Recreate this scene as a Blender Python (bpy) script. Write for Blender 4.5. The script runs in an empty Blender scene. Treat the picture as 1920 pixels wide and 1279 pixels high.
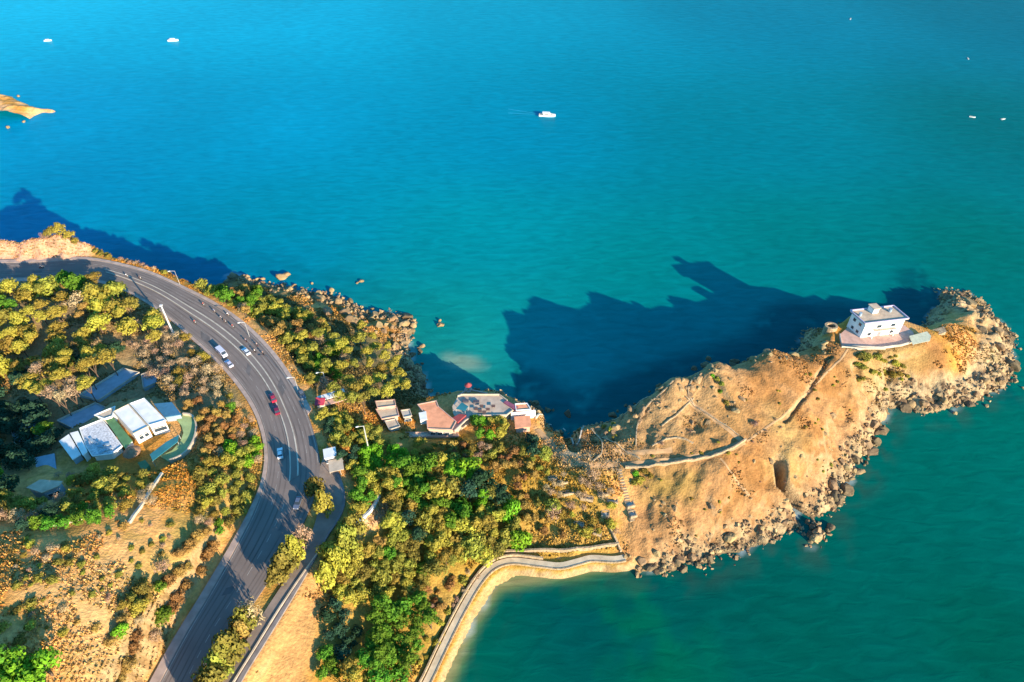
import bpy, math, random
import numpy as np
from mathutils import Vector, Matrix
random.seed(7); rng = np.random.default_rng(7)
C = bpy.context.scene.collection
R = math.radians
# ------------------------------------------------------------------ camera, sky, sun, exposure
CAM_H, PITCH, FPX = 200.0, R(42), 1297.0
sc = bpy.context.scene
cam = bpy.data.objects.new('camera', bpy.data.cameras.new('camera')); C.objects.link(cam)
cam.location = (0, 0, CAM_H); cam.rotation_euler = (R(90) - PITCH, 0, 0)
cam.data.sensor_width = 36; cam.data.lens = FPX / 1920 * 36
cam.data.clip_start = 1; cam.data.clip_end = 20000
sc.camera = cam
SUN_AZ, SUN_EL = R(139), R(16.0)          # azimuth from +Y towards +X
w = bpy.data.worlds.new('World'); sc.world = w; w.use_nodes = True
wn = w.node_tree; bg = wn.nodes['Background']
sky = wn.nodes.new('ShaderNodeTexSky'); sky.sky_type = 'NISHITA'; sky.sun_disc = False
sky.sun_elevation = SUN_EL; sky.sun_rotation = SUN_AZ; sky.air_density = 1.3; sky.dust_density = 0.3; sky.ozone_density = 6
tintn = wn.nodes.new('ShaderNodeMix'); tintn.data_type = 'RGBA'; tintn.blend_type = 'MULTIPLY'; tintn.inputs[0].default_value = 1; tintn.inputs[7].default_value = (.45, .97, 1.06, 1)   # blue-teal tint added to the sky light to colour the shadows
wn.links.new(sky.outputs[0], tintn.inputs[6]); wn.links.new(tintn.outputs[2], bg.inputs[0]); bg.inputs[1].default_value = 0.15
sl = bpy.data.lights.new('sun', 'SUN'); sl.energy = 5.0; sl.angle = R(0.5); sl.color = (1.0, 0.84, 0.62)
so = bpy.data.objects.new('sun', sl); C.objects.link(so)
sd = Vector((math.sin(SUN_AZ) * math.cos(SUN_EL), math.cos(SUN_AZ) * math.cos(SUN_EL), math.sin(SUN_EL)))
so.rotation_euler = (-sd).to_track_quat('-Z', 'Y').to_euler(); so.location = (200, -200, 300)
sc.view_settings.view_transform = 'Standard'; sc.view_settings.look = 'None'
sc.view_settings.exposure = 1.2; sc.view_settings.gamma = 1
sc.cycles.max_bounces = 5; sc.cycles.diffuse_bounces = 2; sc.cycles.glossy_bounces = 2

# ------------------------------------------------------------------ pixel <-> place helpers
def at(px, py, z=0.0):
    x = (px - 960) / FPX; y = -(py - 639.5) / FPX
    r = (x, math.cos(PITCH) + y * math.sin(PITCH), -math.sin(PITCH) + y * math.cos(PITCH))
    t = (z - CAM_H) / r[2]
    return Vector((r[0] * t, r[1] * t, z))
def proj(p):
    dz = p[2] - CAM_H; f = p[1] * math.cos(PITCH) - dz * math.sin(PITCH)
    u = p[1] * math.sin(PITCH) + dz * math.cos(PITCH)
    return 960 + FPX * p[0] / f, 639.5 - FPX * u / f
def pp(pts, z): return [at(x, y, z) for x, y in pts]
def poly2(pts, z=0): return np.array([at(x, y, z)[:2] for x, y in pts])
def smooth01(a, b, v): t = np.clip((v - a) / (b - a), 0, 1); return t * t * (3 - 2 * t)

# numpy noise
_T = rng.random((256, 256))
def vnoise(x, y, s):
    x = x / s + 1000.3; y = y / s + 1000.7
    xi = np.floor(x).astype(int); yi = np.floor(y).astype(int); fx = x - xi; fy = y - yi
    fx = fx * fx * (3 - 2 * fx); fy = fy * fy * (3 - 2 * fy)
    a = _T[xi % 256, yi % 256]; b = _T[(xi + 1) % 256, yi % 256]; c = _T[xi % 256, (yi + 1) % 256]; d = _T[(xi + 1) % 256, (yi + 1) % 256]
    return (a * (1 - fx) + b * fx) * (1 - fy) + (c * (1 - fx) + d * fx) * fy
def fbm(x, y, s, o=4, off=0):
    v = 0; a = 1; t = 0
    for k in range(o):
        v = v + a * vnoise(x * math.cos(k) - y * math.sin(k) + off, x * math.sin(k) + y * math.cos(k) + off * 1.7, s / 2 ** k); t += a; a *= 0.55
    return v / t
def ridged(x, y, s, o=3, off=0):
    v = 0; a = 1; t = 0
    for k in range(o):
        v = v + a * (1 - np.abs(2 * vnoise(x * math.cos(k) - y * math.sin(k) + off, x * math.sin(k) + y * math.cos(k), s / 2 ** k) - 1)); t += a; a *= 0.55
    return v / t
def seg_dist(X, Y, P, closed=False):
    d = np.full(X.shape, 1e9); n = len(P)
    for i in range(n if closed else n - 1):
        ax, ay = P[i]; bx, by = P[(i + 1) % n]; vx, vy = bx - ax, by - ay
        t = np.clip(((X - ax) * vx + (Y - ay) * vy) / (vx * vx + vy * vy + 1e-9), 0, 1)
        d = np.minimum(d, np.hypot(X - ax - t * vx, Y - ay - t * vy))
    return d
def inside(X, Y, P):
    r = np.zeros(X.shape, bool); n = len(P); j = n - 1
    for i in range(n):
        xi, yi = P[i]; xj, yj = P[j]
        if yi != yj:
            r ^= ((yi > Y) != (yj > Y)) & (X < (xj - xi) * (Y - yi) / (yj - yi) + xi)
        j = i
    return r
def sdist(X, Y, P):                       # positive inside
    d = seg_dist(X, Y, P, True); return np.where(inside(X, Y, P), d, -d)
def catmull(P, n=6):
    P = [Vector(p) for p in P]; out = []
    for i in range(len(P) - 1):
        a = P[max(i - 1, 0)]; b = P[i]; c = P[i + 1]; d = P[min(i + 2, len(P) - 1)]
        for k in range(n):
            t = k / n
            out.append(0.5 * ((2 * b) + (c - a) * t + (2 * a - 5 * b + 4 * c - d) * t * t + (3 * b - a - 3 * c + d) * t ** 3))
    out.append(P[-1]); return out

# ------------------------------------------------------------------ materials
MATS = {}
def mat(name, col, rough=0.9, var=0.25, scale=1.0, bump=0.0, spec=0.2, metallic=0.0, attr=None, island=0.0, objvar=0.0, transl=0.0, var2=0.0):
    if name in MATS: return MATS[name]
    m = bpy.data.materials.new(name); m.use_nodes = True; nt = m.node_tree; N = nt.nodes; L = nt.links
    b = N['Principled BSDF']; b.inputs['Roughness'].default_value = rough
    b.inputs['Specular IOR Level'].default_value = spec; b.inputs['Metallic'].default_value = metallic
    tc = N.new('ShaderNodeTexCoord'); nz = N.new('ShaderNodeTexNoise'); nz.inputs['Scale'].default_value = scale; nz.inputs['Detail'].default_value = 6
    geo = N.new('ShaderNodeNewGeometry')
    L.new(geo.outputs['Position'] if attr else tc.outputs['Object'], nz.inputs['Vector'])
    mr = N.new('ShaderNodeMapRange'); mr.inputs[1].default_value = 0.3; mr.inputs[2].default_value = 0.7
    mr.inputs[3].default_value = 1 - var; mr.inputs[4].default_value = 1 + var; L.new(nz.outputs[0], mr.inputs[0])
    fac = mr.outputs[0]
    def mul(f, src, lo, hi):
        r = N.new('ShaderNodeMapRange'); r.inputs[3].default_value = lo; r.inputs[4].default_value = hi; L.new(src, r.inputs[0])
        q = N.new('ShaderNodeMath'); q.operation = 'MULTIPLY'; L.new(f, q.inputs[0]); L.new(r.outputs[0], q.inputs[1]); return q.outputs[0]
    if island: fac = mul(fac, geo.outputs['Random Per Island'], 1 - island, 1 + island)
    oi = N.new('ShaderNodeObjectInfo')
    if objvar: fac = mul(fac, oi.outputs['Random'], 1 - objvar, 1 + objvar)
    mx = N.new('ShaderNodeVectorMath'); mx.operation = 'SCALE'
    if attr:
        at_ = N.new('ShaderNodeAttribute'); at_.attribute_name = attr; L.new(at_.outputs['Color'], mx.inputs[0])
    else: mx.inputs[0].default_value = col
    L.new(fac, mx.inputs['Scale']); colout = mx.outputs[0]
    if objvar or island:
        hs = N.new('ShaderNodeHueSaturation'); L.new(colout, hs.inputs['Color'])
        r = N.new('ShaderNodeMapRange'); r.inputs[3].default_value = 0.5 - 0.07 * objvar - .03 * island; r.inputs[4].default_value = 0.5 + 0.12 * objvar + .03 * island
        L.new(oi.outputs['Random'] if objvar else geo.outputs['Random Per Island'], r.inputs[0]); L.new(r.outputs[0], hs.inputs['Hue']); colout = hs.outputs[0]
    L.new(colout, b.inputs['Base Color'])
    if bump:
        n2 = N.new('ShaderNodeTexNoise'); n2.inputs['Scale'].default_value = scale * 1.7; n2.inputs['Detail'].default_value = 8
        L.new(geo.outputs['Position'] if attr else tc.outputs['Object'], n2.inputs['Vector'])
        bp = N.new('ShaderNodeBump'); bp.inputs['Strength'].default_value = 1; bp.inputs['Distance'].default_value = bump
        L.new(n2.outputs[0], bp.inputs['Height']); L.new(bp.outputs[0], b.inputs['Normal'])
    if transl:
        tr = N.new('ShaderNodeBsdfTranslucent'); L.new(colout, tr.inputs[0]); ms = N.new('ShaderNodeMixShader'); ms.inputs[0].default_value = transl
        L.new(b.outputs[0], ms.inputs[1]); L.new(tr.outputs[0], ms.inputs[2]); L.new(ms.outputs[0], N['Material Output'].inputs[0])
    MATS[name] = m; return m

M_WHITE = mat('white_paint', (.78, .74, .68), .7, .12, .35)
M_CREAM = mat('cream_plaster', (.54, .42, .30), .85, .15, .5)
M_TANROOF = mat('tan_roof', (.55, .40, .27), .9, .2, .5)
M_PINK = mat('pink_plaster', (.60, .36, .27), .9, .2, .5)
M_ORANGE = mat('orange_roof', (.80, .33, .17), .85, .18, .5)
M_REDROOF = mat('dark_red_roof', (.30, .06, .06), .8, .2, .8)
M_CONC = mat('concrete', (.50, .37, .27), .9, .22, .35)
M_CONCL = mat('pale_concrete', (.50, .43, .34), .9, .2, .4)
M_STONE = mat('stone_wall', (.38, .27, .16), .95, .35, 1.2, .15)
M_GREENPL = mat('green_surface', (.10, .22, .10), .8, .2, .4)
M_GREENLT = mat('light_green_floor', (.34, .42, .18), .85, .2, .4)
M_TEAL = mat('teal_awning', (.03, .17, .20), .7, .15, .4)
M_GLASS = mat('window_glass', (.03, .05, .07), .1, .1, 1, 0, .6)
M_PURP = mat('mauve_awning', (.26, .08, .12), .8, .25, .8)
M_TRUNK = mat('bark', (.14, .09, .06), .95, .3, 3)
M_BLUEG = mat('blue_grey_paint_and_shade', (.28, .36, .42), .7, .12, .5)  # blue of shade painted into villa side walls and courts; plain blue-grey elsewhere
M_DARK = mat('black_rubber', (.02, .02, .02), .8, .1)
M_METAL = mat('pale_metal', (.55, .53, .50), .45, .1, 1, 0, .4, .3)
M_SKIN = mat('skin', (.38, .22, .14), .7, .05)

# ------------------------------------------------------------------ object helpers
def prop(o, label=None, cat=None, group=None, kind=None):
    if label: o['label'] = label
    if cat: o['category'] = cat
    if group: o['group'] = group
    if kind: o['kind'] = kind
    return o
def mesh_obj(name, verts, faces, m=None, parent=None, smooth=False, loc=None):
    me = bpy.data.meshes.new(name); me.from_pydata([tuple(v) for v in verts], [], [tuple(f) for f in faces]); me.update()
    if m: me.materials.append(m)
    if smooth: me.polygons.foreach_set('use_smooth', [True] * len(me.polygons))
    o = bpy.data.objects.new(name, me); C.objects.link(o)
    if parent: o.parent = parent
    if loc is not None: o.location = loc
    return o
def empty(name, loc=(0, 0, 0), rz=0, **k):
    o = bpy.data.objects.new(name, None); C.objects.link(o); o.location = loc; o.rotation_euler = (0, 0, rz); prop(o, **k); return o
class MB:
    def __init__(s): s.v = []; s.f = []
    def add(s, v, f):
        n = len(s.v); s.v += [tuple(p) for p in v]; s.f += [tuple(i + n for i in q) for q in f]; return s
    def prism(s, poly, z0, z1):           # poly: list of xy (any winding)
        P = [(p[0], p[1]) for p in poly]; n = len(P)
        ar = sum(P[i][0] * P[(i + 1) % n][1] - P[(i + 1) % n][0] * P[i][1] for i in range(n))
        if ar < 0: P = P[::-1]
        z0s = z0 if hasattr(z0, '__len__') else [z0] * n; z1s = z1 if hasattr(z1, '__len__') else [z1] * n
        if ar < 0 and hasattr(z1, '__len__'): z1s = z1s[::-1]
        v = [(P[i][0], P[i][1], z0s[i]) for i in range(n)] + [(P[i][0], P[i][1], z1s[i]) for i in range(n)]
        f = [tuple(range(n))[::-1], tuple(range(n, 2 * n))] + [(i, (i + 1) % n, (i + 1) % n + n, i + n) for i in range(n)]
        return s.add(v, f)
    def box(s, cx, cy, cz, sx, sy, sz, rz=0):     # centre, full sizes
        c, n = math.cos(rz), math.sin(rz); v = []
        for z in (-.5, .5):
            for x, y in ((-.5, -.5), (.5, -.5), (.5, .5), (-.5, .5)):
                X, Y = x * sx, y * sy; v.append((cx + c * X - n * Y, cy + n * X + c * Y, cz + z * sz))
        return s.add(v, [(3, 2, 1, 0), (4, 5, 6, 7), (0, 1, 5, 4), (1, 2, 6, 5), (2, 3, 7, 6), (3, 0, 4, 7)])
    def tube(s, a, b, ra, rb, n=8):
        a = Vector(a); b = Vector(b); d = (b - a).normalized(); u = d.orthogonal().normalized(); w_ = d.cross(u); v = []
        for p, r in ((a, ra), (b, rb)):
            for k in range(n):
                t = 2 * math.pi * k / n; v.append(p + (u * math.cos(t) + w_ * math.sin(t)) * r)
        return s.add(v, [tuple(range(n))[::-1], tuple(range(n, 2 * n))] + [(k, (k + 1) % n, (k + 1) % n + n, k + n) for k in range(n)])
    def strip(s, A, B):                    # ribbon between two rows of points
        n = len(A); return s.add(list(A) + list(B), [(i, i + n, i + n + 1, i + 1) for i in range(n - 1)])
    def wall(s, path, w_, z0, z1):         # wall along path of xy(z), z0/z1 offsets or absolute callables
        P = [Vector(p) for p in path]; n = len(P); L_ = []; R_ = []
        for i in range(n):
            d = (P[min(i + 1, n - 1)] - P[max(i - 1, 0)]); d = Vector((d.x, d.y, 0)).normalized(); q = Vector((-d.y, d.x, 0)) * w_ / 2
            L_.append(P[i] + q); R_.append(P[i] - q)
        Z0 = [p.z + z0 for p in P]; Z1 = [p.z + z1 for p in P]
        v = [(p.x, p.y, Z0[i]) for i, p in enumerate(L_)] + [(p.x, p.y, Z0[i]) for i, p in enumerate(R_)] + [(p.x, p.y, Z1[i]) for i, p in enumerate(L_)] + [(p.x, p.y, Z1[i]) for i, p in enumerate(R_)]
        f = []
        for i in range(n - 1):
            f += [(2 * n + i, 3 * n + i, 3 * n + i + 1, 2 * n + i + 1), (i, i + 2 * n, i + 1 + 2 * n, i + 1), (n + i, n + i + 1, 3 * n + i + 1, 3 * n + i)]
        f += [(0, n, 3 * n, 2 * n), (n - 1, 3 * n - 1, 4 * n - 1, 2 * n - 1)]
        return s.add(v, f)
    def build(s, name, m=None, parent=None, smooth=False, loc=None): return mesh_obj(name, s.v, s.f, m, parent, smooth, loc)
def copy_tree(o, parent=None):
    c = o.copy(); C.objects.link(c)
    if parent: c.parent = parent
    for ch in list(o.children): copy_tree(ch, c)
    return c
def inset(poly, d):                        # crude inset of a convex polygon towards its centre
    P = [Vector((p[0], p[1])) for p in poly]; c = sum(P, Vector((0, 0))) / len(P)
    return [p + (c - p).normalized() * d * 1.35 for p in P]

# ------------------------------------------------------------------ terrain control data (photo pixel, height)
ROADZ = 22.0
ROAD = [((-140, 540), (-140, 494)), ((-60, 529), (-60, 493)), ((60, 521), (60, 492)), ((170, 524), (150, 487)), ((230, 540), (205, 493)), ((300, 580), (280, 513)),
        ((360, 630), (350, 545)), ((410, 675), (410, 577)), ((450, 720), (465, 618)), ((482, 770), (512, 668)), ((500, 830), (548, 722)),
        ((499, 890), (582, 790)), ((478, 955), (600, 880)), ((440, 1030), (572, 975)), ((395, 1110), (510, 1080)), ((345, 1195), (440, 1185)), ((300, 1279), (392, 1279)), ((240, 1390), (330, 1400))]
SIDE = [((590, 905), (612, 842)), ((596, 960), (642, 938)), ((568, 1037), (604, 1018)), ((513, 1122), (545, 1117)), ((460, 1205), (488, 1208)), ((418, 1279), (445, 1279)), ((350, 1390), (385, 1400))]
PROM = [(770, 1330), (800, 1279), (835, 1205), (868, 1140), (898, 1090), (925, 1062), (960, 1051), (1010, 1056), (1050, 1060), (1085, 1052), (1110, 1046), (1150, 1048), (1172, 1045)]
COAST = [(700, 1500), (820, 1320), (830, 1279), (855, 1225), (888, 1160), (930, 1098), (983, 1071), (1050, 1066), (1110, 1056), (1165, 1054), (1200, 1072), (1230, 1062), (1262, 1070), (1290, 1050), (1322, 1056), (1350, 1038),
         (1385, 1035), (1410, 1018), (1445, 1012), (1470, 990), (1500, 988), (1515, 1005), (1522, 1022), (1540, 1018), (1540, 995), (1530, 970), (1560, 952), (1572, 915), (1605, 893), (1602, 870), (1625, 850), (1638, 810), (1655, 790), (1668, 765), (1700, 760), (1725, 772),
         (1780, 768), (1808, 755), (1835, 750), (1860, 732), (1890, 722), (1903, 690), (1892, 655), (1898, 630), (1880, 608), (1855, 590), (1838, 565), (1810, 550), (1785, 542), (1768, 548), (1780, 560, 6, 3), (1770, 590, 11, 6), (1745, 600, 14, 7), (1690, 598, 15.5, 8), (1640, 596, 16, 9), (1600, 598, 16, 10), (1560, 600, 16, 11), (1540, 636, 20, 11), (1500, 645, 22, 10), (1440, 652, 25, 9), (1390, 660, 26.5, 9), (1340, 673, 27.5, 9), (1300, 686, 26.5, 9), (1260, 702, 26, 8), (1230, 722, 23, 8),
         (1200, 743, 21, 7), (1150, 773, 15, 6), (1110, 790, 12, 6), (1085, 797, 10, 4), (1060, 800, 9, 4), (1035, 790, 9, 5), (1010, 778, 10, 6), (975, 752, 9, 6), (935, 736, 8, 6), (890, 736, 8, 7), (850, 738, 8, 6), (810, 745, 9, 7), (788, 700), (768, 665), (768, 630), (772, 612), (755, 597), (725, 588), (695, 592), (672, 575), (640, 562), (600, 552), (560, 545), (520, 533), (470, 524),
         (430, 514), (400, 520, 13, 7), (350, 513, 18, 9), (310, 500, 20.5, 11), (250, 480, 21.5, 13), (200, 468, 23, 14), (155, 453, 27, 15), (115, 433, 30, 15), (60, 443, 28.5, 15), (0, 446, 28, 15), (-80, 449, 25, 14), (-300, 462, 21, 12), (-600, 480, 18, 12), (-900, 470), (-1500, 900), (-1200, 1800), (0, 2200)]
CTRL = [(300, 1180, 29), (200, 1150, 37), (100, 1100, 43), (0, 1060, 46), (-80, 1150, 48), (50, 1250, 43), (200, 1279, 32), (360, 1040, 29), (250, 1040, 35), (400, 960, 26.5), (310, 950, 33), (435, 900, 25), (465, 830, 23), (400, 850, 26),
        (200, 985, 38), (100, 995, 40), (0, 1005, 42), (-100, 1000, 44), (-250, 1000, 44), (-250, 1250, 48), (100, 1400, 40), (-100, 1400, 46),
        (250, 810, 27), (340, 830, 28), (150, 840, 26), (85, 915, 31), (20, 945, 36), (60, 800, 20), (0, 850, 20), (150, 740, 19), (240, 720, 20), (0, 720, 18), (60, 690, 19), (-100, 800, 18), (-300, 750, 20), (-300, 560, 24),
        (100, 600, 23), (0, 600, 23), (200, 600, 23), (250, 565, 22), (0, 550, 22), (330, 690, 24), (400, 745, 26), (440, 780, 25), (300, 620, 22), (370, 780, 27), (300, 740, 24),
        (0, 448, 28), (60, 445, 28.5), (115, 434, 30), (155, 456, 27), (-80, 450, 25), (-250, 460, 22), (-400, 480, 18), (-400, 530, 20), (-600, 520, 18), (185, 470, 23),
        (250, 492, 20), (310, 512, 19), (420, 560, 18), (475, 595, 17), (470, 550, 11), (510, 560, 9), (560, 600, 10), (620, 640, 11), (560, 680, 17), (590, 730, 18), (660, 700, 11), (700, 640, 5), (650, 600, 4), (600, 575, 4), (720, 605, 2.5), (750, 610, 2.5),
        (740, 700, 7), (765, 735, 6), (700, 760, 13), (640, 800, 18), (700, 850, 17), (670, 900, 20), (640, 850, 21), (760, 840, 14), (800, 745, 8),
        (820, 790, 13), (900, 770, 12), (980, 790, 12), (878, 745, 9), (935, 750, 8), (1000, 775, 8), (1020, 810, 11),
        (780, 900, 13), (850, 900, 12), (900, 980, 7), (950, 1020, 4), (850, 1000, 8), (1000, 1030, 3.5), (1100, 1020, 4), (1000, 900, 11), (1050, 960, 7), (1050, 855, 13), (1110, 885, 13), (1150, 960, 8), (700, 950, 18), (680, 1050, 15), (740, 1100, 9),
        (640, 1150, 15), (760, 1200, 5), (680, 1250, 10), (820, 1120, 4), (560, 1200, 18), (600, 1080, 19), (500, 1279, 18), (630, 1010, 21), (660, 960, 21.5), (600, 1400, 12), (450, 1400, 20),
        (1070, 862, 14), (1170, 868, 13.5), (1280, 852, 15.5), (1390, 832, 18), (1450, 790, 20), (1300, 760, 20.5), (1200, 795, 16.5), (1130, 815, 12.5), (1400, 740, 23), (1480, 700, 23.5), (1550, 685, 20.5), (1600, 700, 17), (1560, 780, 13.5), (1500, 850, 12.5),
        (1440, 850, 15), (1350, 900, 13), (1250, 920, 10.5), (1200, 950, 8.5), (1230, 1010, 6), (1320, 990, 5.5), (1400, 960, 6.5), (1450, 930, 8), (1530, 920, 5), (1580, 840, 6), (1630, 750, 8), (1645, 715, 10), (1700, 700, 10), (1760, 690, 10), (1760, 645, 15), (1800, 640, 12),
        (1820, 690, 6), (1760, 735, 3.5), (1850, 700, 3.5), (1060, 815, 9), (1090, 800, 11), (1110, 795, 12), (1200, 750, 21), (1260, 705, 26), (1340, 675, 27.5), (1440, 652, 25), (1540, 640, 19),
        (1600, 625, 17), (1650, 640, 16.5), (1720, 620, 15.5), (1560, 612, 16), (1775, 605, 13), (1800, 565, 8), (1830, 590, 9), (1865, 630, 6), (1880, 680, 2.5)]
def coast_pt(q):
    if len(q) == 2: return at(q[0], q[1], 0)[:2]
    p = at(q[0], q[1], q[2]); return (p.x - .25 * q[3], p.y + .97 * q[3])
coastW = np.array([tuple(coast_pt(q)) for q in COAST])
def ribbon_pts(pairs, z, n=6, ext=0.0):
    L_ = catmull(pp([a for a, b in pairs], z), n); R_ = catmull(pp([b for a, b in pairs], z), n); return L_, R_
RL, RR = ribbon_pts(ROAD, ROADZ); SLp, SRp = ribbon_pts(SIDE, ROADZ - .3)
PRM = catmull(pp(PROM, 3.0), 6)
ctrl = [tuple(at(x, y, z)) for x, y, z in CTRL] + [tuple((a + b) / 2) for a, b in list(zip(RL, RR))[::4]] + [tuple(p) for p in RL[::5]] + [tuple(p) for p in RR[::5]] + [tuple((a + b) / 2) for a, b in list(zip(SLp, SRp))[::4]] + [(p.x, p.y, 2.6) for p in PRM[::5]]
ctrl += [(x, y, 0.2) for x, y in coastW[2:-6:1]]
ctrl = np.array(ctrl)
K = np.hypot(ctrl[:, None, 0] - ctrl[None, :, 0], ctrl[:, None, 1] - ctrl[None, :, 1])
K = np.sqrt(K * K + 9.0)
A_ = np.block([[K - np.eye(len(ctrl)) * 1.0, np.ones((len(ctrl), 1))], [np.ones((1, len(ctrl))), np.zeros((1, 1))]])
Wt = np.linalg.solve(A_, np.append(ctrl[:, 2], 0))
STEP = 0.7
gx = np.arange(-360, 226, STEP); gy = np.arange(28, 440, STEP)
X, Y = np.meshgrid(gx, gy, indexing='ij')
Z = np.full(X.shape, Wt[-1])
for (cx, cy, cz), wt in zip(ctrl, Wt[:-1]): Z += wt * np.sqrt((X - cx) ** 2 + (Y - cy) ** 2 + 9.0)
wobx = (fbm(X, Y, 9, 3, 11) - .5) * 5; woby = (fbm(X, Y, 9, 3, 53) - .5) * 5
beachP = poly2([(700, 1500), (836, 1279), (880, 1170), (930, 1096), (1165, 1054)])
on_beach = np.exp(-(seg_dist(X, Y, beachP) / 9) ** 2)
SD = sdist(X + wobx * (1 - on_beach), Y + woby * (1 - on_beach), coastW)
# roughness region: headland and rocky shore
headP = poly2([(1090, 800), (1340, 660), (1590, 640), (1640, 690), (1660, 780), (1530, 1050), (1190, 1075), (1180, 880)], 8)
shoreband = np.exp(-np.clip(SD, 0, None) / 7.0) * (1 - on_beach)
tipP = poly2([(1760, 560), (1800, 540), (1910, 620), (1910, 760), (1660, 780), (1660, 730), (1800, 710), (1830, 640)], 4)
tip = smooth01(-3, 3, sdist(X, Y, tipP)); head = smooth01(-6, 8, sdist(X, Y, headP))
terP = poly2([(1095, 800), (1200, 740), (1330, 668), (1420, 655), (1400, 720), (1330, 770), (1250, 840), (1140, 850)], 19)
ters = smooth01(-4, 4, sdist(X, Y, terP))
rough = np.clip(shoreband * 1.0 + tip * 1.0 + head * .2 + ters * .3, 0, 1.2)
Z += (fbm(X, Y, 16, 4, 3) - .5) * 2.2 + (ridged(X, Y, 11, 4, 9) - .62) * 5.5 * rough * (1 - .75 * smooth01(9, 17, Z)) + (ridged(X, Y, 3.2, 2, 19) - .6) * 1.8 * np.clip(rough, 0.1, 1)
Z += (fbm(X, Y, 5, 3, 77) - .5) * .9
hd = np.clip(head + ters, 0, 1) * (1 - tip); Z += (ridged(X * .8 + Y * .6, Y * .8 - X * .6, 21, 4, 91) - .6) * 6.0 * hd * (1 - .85 * smooth01(16, 22, Z)) + (ridged(X + Y * .4, Y * .5, 7, 3, 93) - .6) * 2.0 * hd * (1 - .6 * smooth01(18, 23, Z))
# south bank of headland: small gullies running to the shore
Z = np.where(SD > 0, np.maximum(Z, 0.15 + np.minimum(SD * .12, .8)), np.minimum(-0.15, np.maximum(SD * .35, -6)) + np.clip((ridged(X, Y, 4.5, 2, 31) - .76) * 8 * np.exp(SD / 2.5) * (1 - on_beach), 0, 1.4))
def flatten(poly, z, blend=4.0, grow=0.0):
    global Z
    d = sdist(X, Y, np.array([(p[0], p[1]) for p in poly])) + grow; t = smooth01(-blend, 0, d); Z = Z * (1 - t) + z * t
def flatten_path(P, width, dz=0, blend=4.0):
    global Z
    P2 = [(p[0], p[1]) for p in P]; d = seg_dist(X, Y, P2); best = np.full(X.shape, 1e9); zz = np.zeros(X.shape)
    for p in P:
        q = (X - p[0]) ** 2 + (Y - p[1]) ** 2; mk = q < best; best = np.where(mk, q, best); zz = np.where(mk, p[2], zz)
    t = 1 - smooth01(width / 2, width / 2 + blend, d); Z = Z * (1 - t) + (zz + dz) * t
roadpoly = [p for p in RL] + [p for p in RR][::-1]
flatten(roadpoly, ROADZ - .25, 5, 3.0)
flatten([p for p in SLp] + [p for p in SRp][::-1], ROADZ - .5, 4, .8)
flatten_path(PRM, 3.4, -.5, 2.0)
# building pads
PADS = {
 'tip': (pp([(1575, 622), (1572, 650), (1655, 656), (1718, 645), (1750, 622), (1690, 600), (1600, 592)], 16.2), 16.2),
 'rest': (pp([(785, 755), (780, 815), (860, 818), (905, 790), (1000, 812), (1005, 770), (930, 735), (860, 735), (800, 752)], 12.5), 12.5),
 'villa': (pp([(105, 850), (210, 755), (290, 745), (365, 790), (350, 850), (290, 885), (130, 880)], 27), 26.8),
 'westyard': (pp([(150, 740), (230, 690), (290, 700), (280, 740), (130, 800), (100, 790)], 20), 20.0),
 'hut': (pp([(48, 905), (50, 930), (118, 930), (120, 905)], 31), 31.0),
 'midsheds': (pp([(690, 760), (700, 805), (760, 800), (755, 760)], 13), 13.0),
}
for P_, z_ in PADS.values(): flatten(P_, z_ - .15, 4, .5)
def hz(x, y):
    fx = (x - gx[0]) / STEP; fy = (y - gy[0]) / STEP; i = int(fx); j = int(fy)
    if i < 0 or j < 0 or i >= len(gx) - 1 or j >= len(gy) - 1: return 0.0
    fx -= i; fy -= j
    return float((Z[i, j] * (1 - fx) + Z[i + 1, j] * fx) * (1 - fy) + (Z[i, j + 1] * (1 - fx) + Z[i + 1, j + 1] * fx) * fy)
def hit(px, py, zoff=0.0):                 # first point of the land (raised by zoff) seen at a photo pixel
    z = 60.0
    while z > 0:
        p = at(px, py, z)
        if hz(p.x, p.y) + zoff >= z: return Vector((p.x, p.y, hz(p.x, p.y)))
        z -= .25
    p = at(px, py, 0); return Vector((p.x, p.y, max(hz(p.x, p.y), 0)))
# fissure, gully, trench lines carved in the headland
def carve(pts, z, width, depth, dz=0):
    global Z
    P_ = [hit(x, y)[:2] for (x, y) in pts]; d = seg_dist(X + (fbm(X, Y, 4, 2, 5) - .5) * 1.5, Y, P_); Z = Z - depth * np.exp(-(d / width) ** 4) * (SD > 0)
fis = np.array([hit(x_, y_)[:2] for x_, y_ in ((1462, 865), (1468, 905), (1490, 940), (1512, 975), (1520, 990))])
carve([(1462, 865), (1468, 905), (1490, 940), (1512, 975), (1520, 990)], 0, 1.6, 9)
carve([(1556, 668), (1530, 712), (1500, 752), (1472, 790)], 0, .6, 1.3)
carve([(1060, 800), (1072, 822), (1078, 838)], 0, 2.2, 4)
carve([(1665, 690), (1662, 715), (1668, 740)], 0, 2.2, 2.2)
carve([(1340, 705), (1355, 735), (1368, 760)], 0, 1.5, 1.8)
carve([(1605, 690), (1612, 720), (1640, 742)], 0, 2.0, 1.8)
def dome(px, py, z, r, h):
    global Z
    p = at(px, py, z); Z = Z + h * np.exp(-((X - p.x) ** 2 + (Y - p.y) ** 2) / r ** 2)
for x_, y_ in ((35, 465), (70, 462), (115, 462)): dome(x_, y_, 27, 2.6, 2.2)
def ground(x, y, o=0): return Vector((x, y, hz(x, y) + o))

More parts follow.
